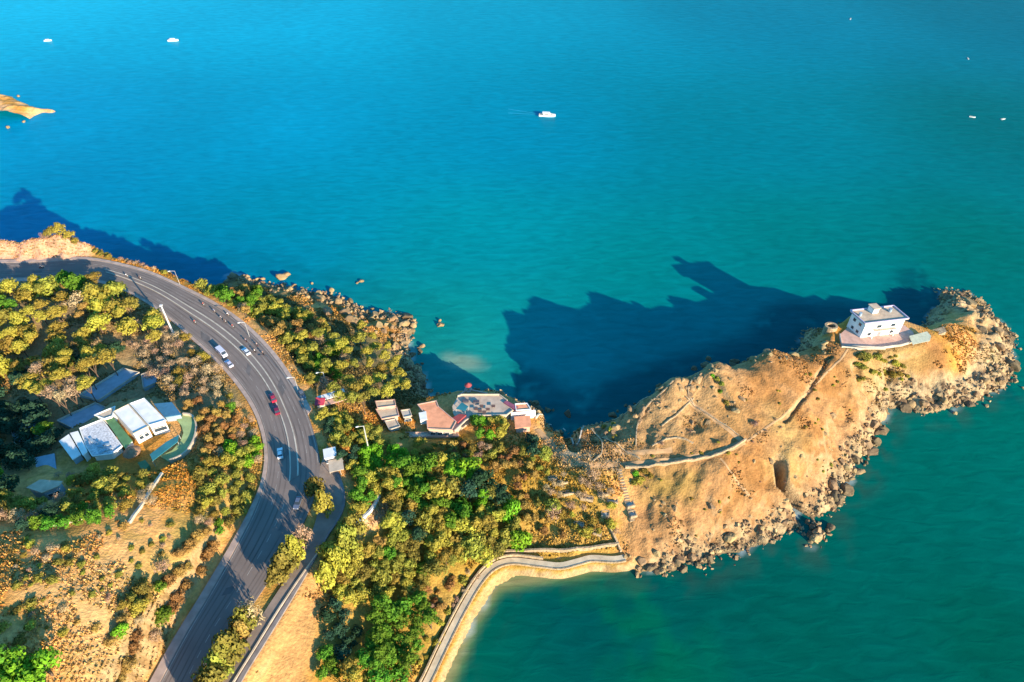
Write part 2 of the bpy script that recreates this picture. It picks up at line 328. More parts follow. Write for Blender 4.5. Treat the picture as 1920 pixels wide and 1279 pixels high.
# ------------------------------------------------------------------ terrain colours (the soil's and rock's own, plus shade painted in the fissure)
def col(r, g, b): return np.array([r, g, b])
n1 = fbm(X, Y, 14, 4, 200)[..., None]; n2_ = fbm(X, Y, 4, 4, 300)[..., None]; n3 = fbm(X, Y, 40, 3, 400)[..., None]
soil = col(.66, .325, .105); grassd = col(.52, .235, .045); olive = col(.27, .185, .03); rockc = col(.40, .28, .15); dark = col(.16, .10, .055); greyr = col(.34, .27, .18)
COLR = soil * (1 - smooth01(.42, .62, n1)) + grassd * smooth01(.42, .62, n1)
COLR = COLR * (1 - .5 * smooth01(.55, .7, n2_)) + olive * .5 * smooth01(.55, .7, n2_)
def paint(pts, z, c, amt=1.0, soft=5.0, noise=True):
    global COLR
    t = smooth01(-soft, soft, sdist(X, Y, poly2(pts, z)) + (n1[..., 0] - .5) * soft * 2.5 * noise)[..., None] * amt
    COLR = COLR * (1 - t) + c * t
paint([(1040, 800), (1340, 650), (1600, 640), (1760, 640), (1800, 700), (1660, 790), (1560, 960), (1200, 1080), (1170, 1040), (1180, 880), (1060, 870)], 15, col(.385, .195, .078) * (1 - .20 * smooth01(.4, .62, n2_)) - col(.03, .03, .02) * smooth01(.5, .65, n1), .9)
paint([(1120, 800), (1330, 700), (1420, 800), (1260, 850), (1150, 850)], 20, col(.36, .20, .07), .55)
paint([(1190, 880), (1330, 870), (1300, 930), (1200, 920)], 15, col(.28, .19, .04), .6)
paint([(1590, 655), (1720, 655), (1700, 720), (1600, 730)], 14, col(.36, .24, .08), .6)
paint([(1440, 770), (1500, 800), (1510, 850), (1470, 850)], 20, col(.42, .29, .1), .6)
paint([(740, 820), (1000, 820), (1160, 900), (1160, 1040), (940, 1045), (760, 1279), (600, 1279), (600, 1020), (700, 900)], 10, olive * 1.05 + col(.16, .08, .02) * n2_, .75)
paint([(430, 1279), (600, 1040), (618, 1120), (560, 1279)], 18, col(.46, .24, .085), .9, 3)
paint([(700, 985), (735, 950), (720, 930), (650, 990), (670, 1010)], 19, col(.6, .36, .2), .9, 2)
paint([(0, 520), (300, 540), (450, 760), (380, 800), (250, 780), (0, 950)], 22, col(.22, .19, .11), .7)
paint([(380, 780), (480, 780), (490, 900), (400, 1000), (240, 1279), (200, 1200), (300, 1040), (400, 900)], 28, col(.34, .25, .07), .65)
paint([(60, 1060), (240, 1000), (250, 1150), (180, 1279), (100, 1279)], 40, col(.52, .32, .14), .7, 8)
paint([(-100, 440), (160, 440), (170, 485), (-100, 492)], 28, col(.56, .31, .20), .9, 2)
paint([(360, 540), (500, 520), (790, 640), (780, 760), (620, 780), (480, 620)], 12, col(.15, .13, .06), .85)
paint([(1000, 800), (1060, 840), (1170, 870), (1160, 890), (1060, 880), (1020, 845)], 12, col(.46, .31, .17), .9, 2)
t = (np.clip(shoreband * 1.5 - .25, 0, 1) + tip * .8 + ters * .25)[..., None]; t = np.clip(t, 0, 1) * (1 - on_beach[..., None])
rk = rockc * (.75 + .5 * n2_); cr = ridged(X, Y, 3.2, 2, 19)[..., None]
rk = rk * smooth01(.35, .6, cr) + dark * (1 - smooth01(.35, .6, cr))
COLR = COLR * (1 - t) + rk * t
wet = (np.exp(-np.clip(Z, 0, 9) / 1.1) * (1 - on_beach))[..., None]; COLR = COLR * (1 - .75 * wet) + col(.10, .07, .035) * .75 * wet
sand = smooth01(.35, .75, on_beach)[..., None] * (Z < 2.2)[..., None]; COLR = COLR * (1 - sand) + col(.46, .28, .11) * sand
wetb = (np.exp(-np.clip(Z, 0, 9) / .35) * on_beach)[..., None]; COLR = COLR * (1 - .35 * wetb) + col(.30, .25, .12) * .35 * wetb
# steep ground shows bare rock
gxx, gyy = np.gradient(Z, STEP); steep = smooth01(.9, 1.6, np.hypot(gxx, gyy))[..., None] * .6; COLR = COLR * (1 - steep) + rk * steep
fm = np.exp(-(seg_dist(X, Y, fis) / 1.5) ** 4)[..., None]; COLR = COLR * (1 - .8 * fm) + col(.09, .06, .045) * .8 * fm  # shade of the deep fissure painted dark along its bed
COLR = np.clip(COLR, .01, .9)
def grid_obj(name, X, Y, Z, COL, keep, m, zoff=0):
    nx, ny = X.shape; idx = np.arange(nx * ny).reshape(nx, ny)
    q = np.stack([idx[:-1, :-1], idx[1:, :-1], idx[1:, 1:], idx[:-1, 1:]], -1).reshape(-1, 4)
    kq = keep.reshape(-1)[q].any(1); q = q[kq]
    used = np.zeros(nx * ny, bool); used[q.ravel()] = True; re = np.cumsum(used) - 1; q = re[q]
    co = np.stack([X.ravel(), Y.ravel(), Z.ravel() + zoff], -1)[used]; cl = COL.reshape(-1, 3)[used]
    me = bpy.data.meshes.new(name); me.vertices.add(len(co)); me.vertices.foreach_set('co', co.astype('f').ravel())
    me.loops.add(len(q) * 4); me.loops.foreach_set('vertex_index', q.astype('i').ravel())
    me.polygons.add(len(q)); me.polygons.foreach_set('loop_start', (np.arange(len(q)) * 4).astype('i')); me.polygons.foreach_set('loop_total', np.full(len(q), 4, 'i'))
    me.polygons.foreach_set('use_smooth', np.ones(len(q), bool)); me.update(); me.validate()
    a = me.color_attributes.new('tint', 'FLOAT_COLOR', 'POINT'); a.data.foreach_set('color', np.concatenate([cl, np.ones((len(cl), 1))], 1).astype('f').ravel())
    me.materials.append(m); o = bpy.data.objects.new(name, me); C.objects.link(o); return o
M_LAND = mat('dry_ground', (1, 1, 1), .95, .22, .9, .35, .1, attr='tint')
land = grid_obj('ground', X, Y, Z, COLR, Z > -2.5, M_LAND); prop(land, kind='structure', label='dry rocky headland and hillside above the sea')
# far islet at the left edge
ix = np.arange(-470, -285, 1.0); iy = np.arange(445, 540, 1.0); IX, IY = np.meshgrid(ix, iy, indexing='ij')
isl = poly2([(-400, 100), (-100, 160), (0, 179), (18, 181), (34, 190), (60, 200), (80, 206), (102, 207), (104, 210), (78, 212), (55, 224), (30, 235), (8, 246), (-60, 262), (-300, 300)])
isd = sdist(IX + (fbm(IX, IY, 8, 3) - .5) * 4, IY + (fbm(IX, IY, 8, 3, 40) - .5) * 4, isl)
IZ = np.where(isd > 0, .2 + 7 * (1 - np.exp(-isd / 12)) + (ridged(IX, IY, 8, 3, 5) - .5) * 3 * np.clip(isd / 4, 0, 1), np.maximum(-3, isd * .5))
ICOL = np.clip(soil * 1.0 + (fbm(IX, IY, 6, 3)[..., None] - .5) * .3, .05, .9); wi = np.exp(-np.clip(IZ, 0, 9) / .8)[..., None] * .6; ICOL = ICOL * (1 - wi) + greyr * wi
islet = grid_obj('islet', IX, IY, IZ, ICOL, IZ > -2, M_LAND); prop(islet, kind='structure', label='rocky tan islet tip at the left edge of the sea')

# ------------------------------------------------------------------ water
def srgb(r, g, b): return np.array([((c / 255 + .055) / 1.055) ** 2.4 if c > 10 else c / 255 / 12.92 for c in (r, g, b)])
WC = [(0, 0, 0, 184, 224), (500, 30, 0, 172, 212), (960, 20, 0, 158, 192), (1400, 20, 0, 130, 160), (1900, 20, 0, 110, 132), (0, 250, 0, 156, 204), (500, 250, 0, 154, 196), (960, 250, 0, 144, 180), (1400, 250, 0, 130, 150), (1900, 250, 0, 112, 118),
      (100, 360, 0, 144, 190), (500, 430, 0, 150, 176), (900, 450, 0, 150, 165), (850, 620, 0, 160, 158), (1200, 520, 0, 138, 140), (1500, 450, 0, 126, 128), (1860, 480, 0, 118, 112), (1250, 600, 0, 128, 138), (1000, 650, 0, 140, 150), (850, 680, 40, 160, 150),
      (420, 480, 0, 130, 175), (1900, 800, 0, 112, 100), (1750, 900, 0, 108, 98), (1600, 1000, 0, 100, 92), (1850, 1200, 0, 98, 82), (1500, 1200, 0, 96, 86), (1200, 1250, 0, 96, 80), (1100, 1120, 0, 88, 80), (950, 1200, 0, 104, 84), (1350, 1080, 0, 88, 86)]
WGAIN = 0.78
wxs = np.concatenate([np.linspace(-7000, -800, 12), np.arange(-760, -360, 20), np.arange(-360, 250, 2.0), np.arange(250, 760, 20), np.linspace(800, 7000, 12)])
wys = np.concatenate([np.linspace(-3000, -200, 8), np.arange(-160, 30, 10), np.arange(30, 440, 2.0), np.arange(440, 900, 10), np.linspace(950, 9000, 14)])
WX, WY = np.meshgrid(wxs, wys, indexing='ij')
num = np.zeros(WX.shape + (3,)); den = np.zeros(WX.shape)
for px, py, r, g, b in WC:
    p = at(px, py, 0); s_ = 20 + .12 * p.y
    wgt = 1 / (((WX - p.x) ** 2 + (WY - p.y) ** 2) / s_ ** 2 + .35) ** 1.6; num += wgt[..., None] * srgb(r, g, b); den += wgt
WCOL = num / den[..., None] * WGAIN * np.array([1, .98, .86])  # own water colour with sky glare painted in, brighter toward the far left
wsd = sdist(WX, WY, coastW); wsd = np.maximum(wsd, -4000)
wn_ = fbm(WX, WY, 30, 4, 60)[..., None]; wn2 = fbm(WX, WY, 7, 4, 90)[..., None]
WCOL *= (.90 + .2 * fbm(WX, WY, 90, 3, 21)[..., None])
south = np.array([((y < (at(1900, 740).y - 10)) if False else 1) for y in (0,)])[0]
southP = poly2([(600, 1600), (900, 1050), (1180, 1050), (1500, 980), (1640, 760), (1920, 740), (2600, 1100), (2000, 2200)])
sth = smooth01(-10, 10, sdist(WX, WY, southP))[..., None]
# sea-grass patches in the south bay
bayc = at(1080, 1150, 0); patch = smooth01(.45, .58, wn_) * sth * np.exp(-((WX - bayc.x) ** 2 + (WY - bayc.y) ** 2) / 48 ** 2)[..., None]; WCOL = WCOL * (1 - .45 * patch) + col(.0, .06, .07) * .45 * patch + col(0, .03, .0) * (1 - patch) * sth * np.exp(-((WX - bayc.x) ** 2 + (WY - bayc.y) ** 2) / 55 ** 2)[..., None]
# rocky shallows close to the northern foot of the headland
nfoot = (WX < at(1775, 560).x)[..., None] * (1 - sth) * smooth01(-27, -15, wsd)[..., None] * smooth01(.15, .45, wn2); nfoot = nfoot * (.3 + .7 * (WX > at(960, 700).x)[..., None]); WCOL = WCOL * (1 - .7 * nfoot) + col(.0, .06, .075) * .7 * nfoot
nf2 = sth * (1 - on_beach.mean() * 0) * smooth01(-12, -2, wsd)[..., None] * smooth01(.45, .6, wn2)
WCOL = WCOL * (1 - .4 * nf2) + col(.05, .06, .04) * .4 * nf2
# sandy shallows along the beach and the little cove
bd = seg_dist(WX, WY, beachP); sb = (smooth01(14, 2, bd) if False else 1 - smooth01(1, 5, bd))[..., None]
WCOL = WCOL * (1 - .8 * sb) + col(.12, .22, .07) * .8 * sb; sb2 = (1 - smooth01(.5, 3, bd))[..., None]; WCOL = WCOL * (1 - .7 * sb2) + col(.34, .27, .12) * .7 * sb2
cv = at(868, 678, 0); cvd = np.hypot((WX - cv.x) / 1.9, (WY - cv.y) * 1.0 + (WX - cv.x) * .3)[..., None]; cs = 1 - smooth01(3, 8, cvd + wn2 * 3)
WCOL = WCOL * (1 - .8 * cs) + col(.22, .32, .22) * .8 * cs
# foam fringe
fo = (smooth01(-2.5, -.3, wsd)[..., None] * smooth01(.52, .64, wn2)); WCOL = WCOL * (1 - .5 * fo) + col(.55, .62, .6) * .5 * fo
mw = bpy.data.materials.new('sea_water'); mw.use_nodes = True; nt = mw.node_tree; N = nt.nodes; L = nt.links; b = N['Principled BSDF']
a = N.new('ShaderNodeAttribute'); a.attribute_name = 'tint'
geo = N.new('ShaderNodeNewGeometry'); mp = N.new('ShaderNodeMapping'); mp.inputs['Scale'].default_value = (.35, 1.0, 1); mp.inputs['Rotation'].default_value = (0, 0, R(-6)); L.new(geo.outputs['Position'], mp.inputs[0])
nz = N.new('ShaderNodeTexNoise'); nz.inputs['Scale'].default_value = .3; nz.inputs['Detail'].default_value = 7; nz.inputs['Distortion'].default_value = .6; L.new(mp.outputs[0], nz.inputs['Vector'])
mr = N.new('ShaderNodeMapRange'); mr.inputs[1].default_value = .3; mr.inputs[2].default_value = .7; mr.inputs[3].default_value = .87; mr.inputs[4].default_value = 1.13; L.new(nz.outputs[0], mr.inputs[0])
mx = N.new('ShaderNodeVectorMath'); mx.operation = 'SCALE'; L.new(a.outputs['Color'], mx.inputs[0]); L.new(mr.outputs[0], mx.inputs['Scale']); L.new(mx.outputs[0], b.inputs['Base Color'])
b.inputs['Roughness'].default_value = .3; b.inputs['IOR'].default_value = 1.33; b.inputs['Specular IOR Level'].default_value = .03
bp = N.new('ShaderNodeBump'); bp.inputs['Distance'].default_value = .35; bp.inputs['Strength'].default_value = .6; L.new(nz.outputs[0], bp.inputs['Height']); L.new(bp.outputs[0], b.inputs['Normal'])
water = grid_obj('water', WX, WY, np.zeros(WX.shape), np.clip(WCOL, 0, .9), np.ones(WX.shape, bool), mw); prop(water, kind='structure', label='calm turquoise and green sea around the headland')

# ------------------------------------------------------------------ roads and pavements
M_ASPH = mat('asphalt', (.21, .165, .14), .9, .14, .12, .02)
M_PAVE = mat('pavement', (.42, .31, .25), .92, .2, .4)
M_PAVEG = mat('grey_pavement', (.24, .20, .18), .92, .25, .4)
M_MARK = mat('road_paint', (.38, .34, .29), .8, .3, .5)
def lerp_rows(A, B, t): return [a.lerp(b_, t) for a, b_ in zip(A, B)]
def up(P, dz): return [Vector((p.x, p.y, p.z + dz)) for p in P]
def slab(A, B, z, th=.3):                  # A,B rows -> thick strip
    mb = MB(); n = len(A); top = up(A, z) + up(B, z); bot = up(A, z - th) + up(B, z - th)
    f = []
    for i in range(n - 1): f += [(i, i + n, i + n + 1, i + 1), (i, i + 1, 2 * n + i + 1, 2 * n + i), (n + i, 3 * n + i, 3 * n + i + 1, n + i + 1)]
    f += [(0, 2 * n, 3 * n, n), (n - 1, 2 * n - 1, 4 * n - 1, 3 * n - 1)]
    return mb.add(top + bot, f)
def outrow(A, B, d):                       # row A pushed away from B by d metres
    return [a + (a - b_).normalized() * d for a, b_ in zip(A, B)]
prop(slab(RL, RR, 0).build('road', M_ASPH), kind='structure', label='grey coastal road sweeping round the hill')
prop(slab(SLp, SRp, .26).build('side_lane', mat('worn_lane', (.27, .20, .155), .92, .25, .25)), kind='structure', label='narrow lane beside the tree strip')
k0 = 6
prop(slab(RL[k0:], outrow(RL, RR, 2.6)[k0:], .14, .6).build('pavement', M_PAVE), kind='structure', label='pinkish pavement along the hill side of the road')
prop(slab(RR[k0:66], outrow(RR, RL, 2.4)[k0:66], .14, .6).build('pavement', M_PAVE), kind='structure', label='pinkish pavement along the sea side of the road')
prop(slab(outrow(SRp, SLp, 1.1), SRp, .4, .6).build('pavement', M_PAVEG), kind='structure', label='grey footway beside the narrow lane')
mk = MB()
def line(t0, wd, i0, i1, dash=0):
    A = lerp_rows(RL, RR, t0); wdt = [wd / (b_ - a).length for a, b_ in zip(RL, RR)]
    A2 = [a.lerp(b_, t0 + q) for a, b_, q in zip(RL, RR, wdt)]
    if dash:
        for i in range(i0, i1 - 1, dash): mk.strip(up(A[i:i + 2], .012), up(A2[i:i + 2], .012))
    else: mk.strip(up(A[i0:i1], .012), up(A2[i0:i1], .012))
line(.03, .18, 6, 100); line(.965, .18, 6, 72); line(.27, .15, 10, 74, 2); line(.80, .15, 10, 70, 2); line(.5, .18, 74, 100, 2)
ty = MB()
for t0 in (.09, .17, .32, .42, .67, .76, .84, .92):
    A = lerp_rows(RL, RR, t0)[4:]; B = lerp_rows(RL, RR, t0 + .028)[4:]; ty.strip(up(A, .006), up(B, .006))
prop(ty.build('tyre_tracks', mat('tyre_darkened_asphalt', (.165, .13, .112), .9, .25, .1)), kind='structure', label='darker worn wheel tracks along the road')
pt = MB()
for i_, t0, l_ in ((12, .3, 2), (27, .7, 2), (38, .12, 3), (49, .28, 2), (57, .7, 3), (66, .35, 2), (76, .6, 3), (84, .25, 2), (90, .65, 2)):
    pt.strip(up(lerp_rows(RL, RR, t0)[i_:i_ + l_], .009), up(lerp_rows(RL, RR, t0 + .16)[i_:i_ + l_], .009))
prop(pt.build('road_patches', mat('patched_asphalt', (.14, .12, .11), .9, .2, .3)), kind='structure', label='darker repair patches in the asphalt')
prop(mk.build('road_markings', M_MARK), kind='structure', label='faded painted lines on the road')
# raised median in the bend
med = MB(); A = lerp_rows(RL, RR, .50)[22:72]; B = lerp_rows(RL, RR, .62)[22:72]
prop(slab(A, B, .14, .3).build('median', M_ASPH), kind='structure', label='grey median strip between the two carriageways')
for t0 in (.488, .622):
    A = lerp_rows(RL, RR, t0)[22:72]; B = lerp_rows(RL, RR, t0 + .026)[22:72]
    prop(slab(A, B, .2, .3).build('kerb', M_CONCL), kind='structure', label='pale kerb line of the median')
# promenade, beach parapet
pl = MB(); pathP = [Vector((p.x, p.y, 3.0)) for p in PRM]
def offs(P, d):
    out = []
    for i in range(len(P)):
        t = P[min(i + 1, len(P) - 1)] - P[max(i - 1, 0)]; t = Vector((t.x, t.y, 0)).normalized(); out.append(P[i] + Vector((-t.y, t.x, 0)) * d)
    return out
prop(slab(offs(pathP, 1.0), offs(pathP, -.9), 0, 1.2).build('promenade', mat('pale_paving', (.62, .48, .31), .9, .2, .5)), kind='structure', label='pale paved promenade curving above the beach')
sw = MB().wall([Vector((p.x, p.y, 0)) for p in offs(pathP, -1.15)], .4, -.8, 3.12).build('sea_wall', M_STONE)
prop(sw, 'pale curved sea wall between promenade and sand of the south bay', 'wall', kind='thing')
pw = MB().wall([Vector((p.x, p.y, 0)) for p in offs(pathP, 1.6)][:44], .45, 2, 4.0).build('retaining_wall', M_STONE)
prop(pw, 'stone retaining wall on the inland side of the beach promenade', 'wall', kind='thing')
# dirt tracks on the headland
def ground_ribbon(pts, width, name, m, lab, off=.1, n=10):
    P = catmull([hit(x, y) for x, y in pts], n); A = offs(P, width / 2); B = offs(P, -width / 2)
    A = [ground(p.x, p.y, off) for p in A]; B = [ground(p.x, p.y, off) for p in B]; Mi = [ground(p.x, p.y, off + .05) for p in P]
    mb = MB(); mb.strip(A, Mi); mb.strip(Mi, B); return prop(mb.build(name, m, smooth=True), kind='structure', label=lab)
M_DIRT = mat('bare_path', (.46, .27, .13), .95, .15, .6)
ground_ribbon([(1008, 805), (1030, 830), (1062, 862), (1110, 872), (1170, 872), (1240, 868), (1310, 858), (1360, 845), (1395, 828)], 2.2, 'path', M_DIRT, 'bare dirt track along the headland wall', .12)
ground_ribbon([(1400, 828), (1440, 800), (1480, 770), (1530, 720), (1570, 680), (1590, 655)], .7, 'path', M_DIRT, 'thin footpath up to the white house', .1)
ground_ribbon([(1130, 815), (1150, 840), (1200, 850), (1260, 845)], 1.6, 'path', M_DIRT, 'thin footpath inside the ruined terraces', .1)
ground_ribbon([(1290, 750), (1330, 780), (1370, 810), (1390, 826)], 1.6, 'path', M_DIRT, 'pale footpath down from the ridge', .1)
ground_ribbon([(1350, 860), (1375, 890), (1405, 930)], .7, 'path', M_DIRT, 'faint footpath on the south slope', .08)
#MORE
# ------------------------------------------------------------------ labels that place a thing among its like
ORD = 'first second third fourth fifth sixth seventh eighth ninth tenth eleventh twelfth thirteenth fourteenth fifteenth sixteenth seventeenth eighteenth nineteenth twentieth'.split()
def ordn(i, n):
    if n == 1: return ''
    if i == 0: return 'leftmost'
    if i == n - 1: return 'rightmost'
    j, side = (i, 'left') if i < n / 2 else (n - 1 - i, 'right')
    return (ORD[j] if j < 20 else 'innermost') + ' from the ' + side
PENDING = []
def label_later(*a): PENDING.append(a)
def label_like(items, phrase, noun, cat, group):
    """items: (object, px, py, look)"""
    by = {}
    for it in items: by.setdefault(it[3], []).append(it)
    for look, its in by.items():
        its.sort(key=lambda t: t[2]); n = len(its); rows = 1 if n <= 6 else 2 if n <= 14 else 3
        names = {1: [''], 2: ['far row', 'near row'], 3: ['far row', 'middle row', 'near row']}[rows]
        for r in range(rows):
            part = sorted(its[r * n // rows:(r + 1) * n // rows], key=lambda t: t[1])
            for i, (o, px, py, _) in enumerate(part):
                od = ordn(i, len(part)); rw = names[r]
                lab = f"{look} {noun}" + (f", {od}" if od else '') + (f" of the {rw}," if rw and od else f", in the {rw}," if rw else (',' if od else '')) + f" {phrase}"
                prop(o, lab, cat, group)

# ------------------------------------------------------------------ vegetation
LEAF = {
 'yellow': (mat('leaves_yellow', (.38, .29, .045), .85, .25, .5, island=.22, objvar=.22, transl=.3), 'yellow-green'),
 'olive': (mat('leaves_olive', (.25, .215, .035), .85, .25, .5, island=.35, objvar=.22, transl=.2), 'olive-coloured'),
 'green': (mat('leaves_green', (.115, .22, .016), .85, .25, .5, island=.35, objvar=.22, transl=.2), 'green'),
 'bright': (mat('leaves_bright', (.17, .33, .015), .85, .25, .5, island=.35, objvar=.15, transl=.2), 'bright green'),
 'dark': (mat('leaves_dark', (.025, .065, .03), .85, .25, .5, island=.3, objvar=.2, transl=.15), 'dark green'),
 'rust': (mat('leaves_rusty', (.33, .175, .05), .9, .25, .5, island=.25, objvar=.2, transl=.2), 'rusty brown'),
 'dry': (mat('twigs_dry', (.42, .27, .16), .9, .25, .5, island=.35, objvar=.15, transl=.1), 'dry brown')}
def leaf_cloud(n, lobes, size, seed, flat=.8, sparse=0.0, inner=.3):
    r = np.random.default_rng(seed); V = []; 
    w_ = np.array([l[3] ** 2 for l in lobes]); w_ = w_ / w_.sum(); pick = r.choice(len(lobes), n, p=w_)
    Lb = np.array(lobes)[pick]; d = r.normal(size=(n, 3)); d[:, 2] = np.where(r.random(n) < .8, np.abs(d[:, 2]), d[:, 2]); d /= np.linalg.norm(d, axis=1)[:, None]
    rad = Lb[:, 3] * np.where(r.random(n) < inner, r.uniform(.3, .9, n), r.uniform(.85, 1.12, n)); P = Lb[:, :3] + d * rad[:, None] * np.array([1, 1, flat])
    nn = d + r.normal(size=(n, 3)) * .28; nn /= np.linalg.norm(nn, axis=1)[:, None]
    t = np.cross(nn, r.normal(size=(n, 3))); t /= np.linalg.norm(t, axis=1)[:, None]; b_ = np.cross(nn, t)
    s = size * r.uniform(.6, 1.3, n)[:, None]; s2 = s * r.uniform(.45, .9, n)[:, None] * (1 - sparse)
    return np.stack([P - t * s - b_ * s2 * .6, P + t * s * .2 - b_ * s2, P + t * s + b_ * s2 * .4, P - t * s * .1 + b_ * s2], 1).reshape(-1, 3), [tuple(range(i * 4, i * 4 + 4)) for i in range(n)]
def lobes_for(seed, n, spread, hz_):
    r = random.Random(seed); out = [(0, 0, hz_ * .6, .55)]
    for k in range(n):
        a = 2 * math.pi * k / n + r.uniform(-.4, .4); q = spread * r.uniform(.6, 1.05)
        out.append((math.cos(a) * q, math.sin(a) * q, hz_ * r.uniform(.25, .75), r.uniform(.2, .48)))
    out += [(r.uniform(-.3, .3), r.uniform(-.3, .3), hz_ * r.uniform(.8, 1.05), r.uniform(.28, .42)) for _ in range(3)]
    return out
CROWN = {}; SHRUB = {}; CONI = {}
for ki, (kind, (lm, look)) in enumerate(LEAF.items()):
    sparse = .55 if kind == 'dry' else 0
    for v in range(4):
        sd_ = ki * 17 + v
        vv, ff = leaf_cloud(950 if kind != 'dry' else 560, lobes_for(sd_, 8 + v % 3, .68, .9), .095, sd_, .85, sparse)
        me = bpy.data.meshes.new('crown'); me.from_pydata(vv.tolist(), [], ff); me.materials.append(lm); CROWN[kind, v] = me
        vv, ff = leaf_cloud(400 if kind != 'dry' else 300, lobes_for(sd_ + 99, 6, .6, .55), .13, sd_ + 5, .8, sparse)
        me = bpy.data.meshes.new('shrub'); me.from_pydata(vv.tolist(), [], ff); me.materials.append(lm); SHRUB[kind, v] = me
def trunk_mesh(seed):
    r = random.Random(seed); mb = MB(); top = Vector((r.uniform(-.06, .06), r.uniform(-.06, .06), .55)); mb.tube((0, 0, -.15), top, .075, .05, 7)
    for k in range(4):
        a = k * 1.57 + r.uniform(-.5, .5); e = top + Vector((math.cos(a) * .42, math.sin(a) * .42, r.uniform(.25, .45))); mb.tube(top - Vector((0, 0, .06)), e, .04, .015, 5)
        mb.tube(top.lerp(e, .6), e + Vector((math.sin(a) * .2, -math.cos(a) * .2, .2)), .02, .008, 4)
    me = bpy.data.meshes.new('trunk'); me.from_pydata(mb.v, [], mb.f); me.materials.append(M_TRUNK); return me
TRUNK = [trunk_mesh(s) for s in range(4)]
RPOLY = np.array([(p[0], p[1]) for p in outrow(RL, RR, 3.0)] + [(p[0], p[1]) for p in outrow(RR, RL, 2.8)][::-1]); SPOLY = np.array([(p[0], p[1]) for p in SLp] + [(p[0], p[1]) for p in outrow(SRp, SLp, 2.2)][::-1])
AVOID = [RPOLY, SPOLY] + [np.array([(p[0], p[1]) for p in P_]) for k_, (P_, z_) in PADS.items() if k_ not in ('westyard', 'midsheds')]
def blocked(x, y, r=0):
    for P_ in AVOID:
        if sdist(np.array([x]), np.array([y]), P_)[0] > -r: return True
    return False
PLACED = []
def make_tree(x, y, r, h, kind, v, rz, bush=False, low=False):
    g = hz(x, y); o = empty('bush' if bush else 'tree', (x, y, g), rz); kk = h - r * .55
    c = bpy.data.objects.new('foliage' if bush else 'crown', CROWN[kind, v]); C.objects.link(c); c.parent = o; c.location = (0, 0, max(h - r * 1.15, .4)); c.scale = (r, r * random.uniform(.72, 1.25), r * random.uniform(.85, 1.3)); c.rotation_euler = (0, 0, random.uniform(0, 6))
    if low: c.location.z = .3; c.scale.z = h * .95
    t_ = bpy.data.objects.new('stem' if bush else 'trunk', TRUNK[v]); C.objects.link(t_); t_.parent = o; q = max(h - r * .7, 1.2); t_.scale = (r * .9, r * .9, q)
    return o
def make_shrub(x, y, r, kind, v, rz):
    o = bpy.data.objects.new('shrub', SHRUB[kind, v]); C.objects.link(o); o.location = (x, y, hz(x, y) - .05); o.scale = (r, r * random.uniform(.8, 1.2), r * random.uniform(.8, 1.2)); o.rotation_euler = (0, 0, rz); return o
def inpoly(px, py, P):
    return bool(inside(np.array([px]), np.array([py]), np.array(P, float))[0])
def cluster(phrase, group, P, n, kinds, rr, hh=None, shrub=False, tight=.78, pts=None, noun=None, road_ok=False, low=False):
    bush = (not shrub) and hh is not None and hh[1] <= 4.6
    xs = [p[0] for p in P] if P else []; ys = [p[1] for p in P] if P else []; items = []; tries = 0; ks = list(kinds); ws = [kinds[k] for k in ks]
    todo = list(pts) if pts else None
    while (todo if todo is not None else len(items) < n) and tries < n * 14 + 20:
        tries += 1; r = random.uniform(*rr); kind = random.choices(ks, ws)[0]
        h = (random.uniform(*hh) if hh else r * 1.5)
        if todo is not None:
            q = todo.pop(0); px, py = q[:2]
            if len(q) > 2: r = q[2]
            if len(q) > 3: kind = q[3]
        else:
            px = random.uniform(min(xs), max(xs)); py = random.uniform(min(ys), max(ys))
            if not inpoly(px, py, P): continue
        g = hit(px, py, h * .6 if not shrub else r * .3)
        if g.z < .5: continue
        if todo is None and len(ks) > 1:       # plants of one kind grow in patches
            q_ = float(fbm(np.array([g.x]), np.array([g.y]), 17, 2, 640)[0]); q_ = min(max((q_ - .28) / .44 + random.uniform(-.13, .13), 0), .999); acc = 0; tot = sum(ws)
            for kind, w_ in zip(ks, ws):
                acc += w_ / tot
                if q_ < acc: break
        if todo is None and (blocked(g.x, g.y, r * .6 if not road_ok else 0) or any((g.x - a) ** 2 + (g.y - b_) ** 2 < ((r + c) * tight) ** 2 for a, b_, c in PLACED)): continue
        PLACED.append((g.x, g.y, r)); SIZE_R = r; v = random.randrange(4); rz = random.uniform(0, 6.28)
        o = make_shrub(g.x, g.y, r, kind, v, rz) if shrub else make_tree(g.x, g.y, r * 1.12, h, kind, v, rz, bush, low)
        items.append((o, px, py, LEAF[kind][1])); o['_r'] = r / (1 + g.y / 300)
    label_later(items, phrase, noun or ('low shrub' if shrub else 'bush' if bush else 'tree'), 'shrub' if shrub else 'bush' if bush else 'tree', group)
    return items
R_ = 'rust'
Y_, O_, G_, B_, D_, K_ = 'yellow', 'olive', 'green', 'bright', 'dry', 'dark'
cluster('above the cut slope', 'trees on the seaward knoll', None, 8, {Y_: 1}, (2.4, 3.2), (2.6, 3.2), pts=[(95, 438, 3.2, O_), (112, 434, 3.2, Y_), (128, 442, 2.6, Y_), (82, 443, 2.2, D_), (4, 441, 3.4, Y_), (140, 452, 2, Y_)])
cluster('between pavement and sea', 'shrubs on the sea edge of the road', [(165, 466), (230, 478), (320, 508), (310, 516), (200, 486)], 18, {Y_: .6, O_: .3, D_: .2}, (1.3, 2.1), shrub=True, tight=.6)
cluster('inside the road bend', 'trees of the grove inside the road bend', [(0, 535), (60, 527), (190, 520), (250, 562), (300, 598), (290, 640), (230, 640), (200, 660), (110, 690), (0, 700), (-60, 640), (-60, 540)], 70, {Y_: .52, O_: .2, G_: .18, D_: .05, R_: .05}, (2.0, 5.2), (6, 9), tight=.52)
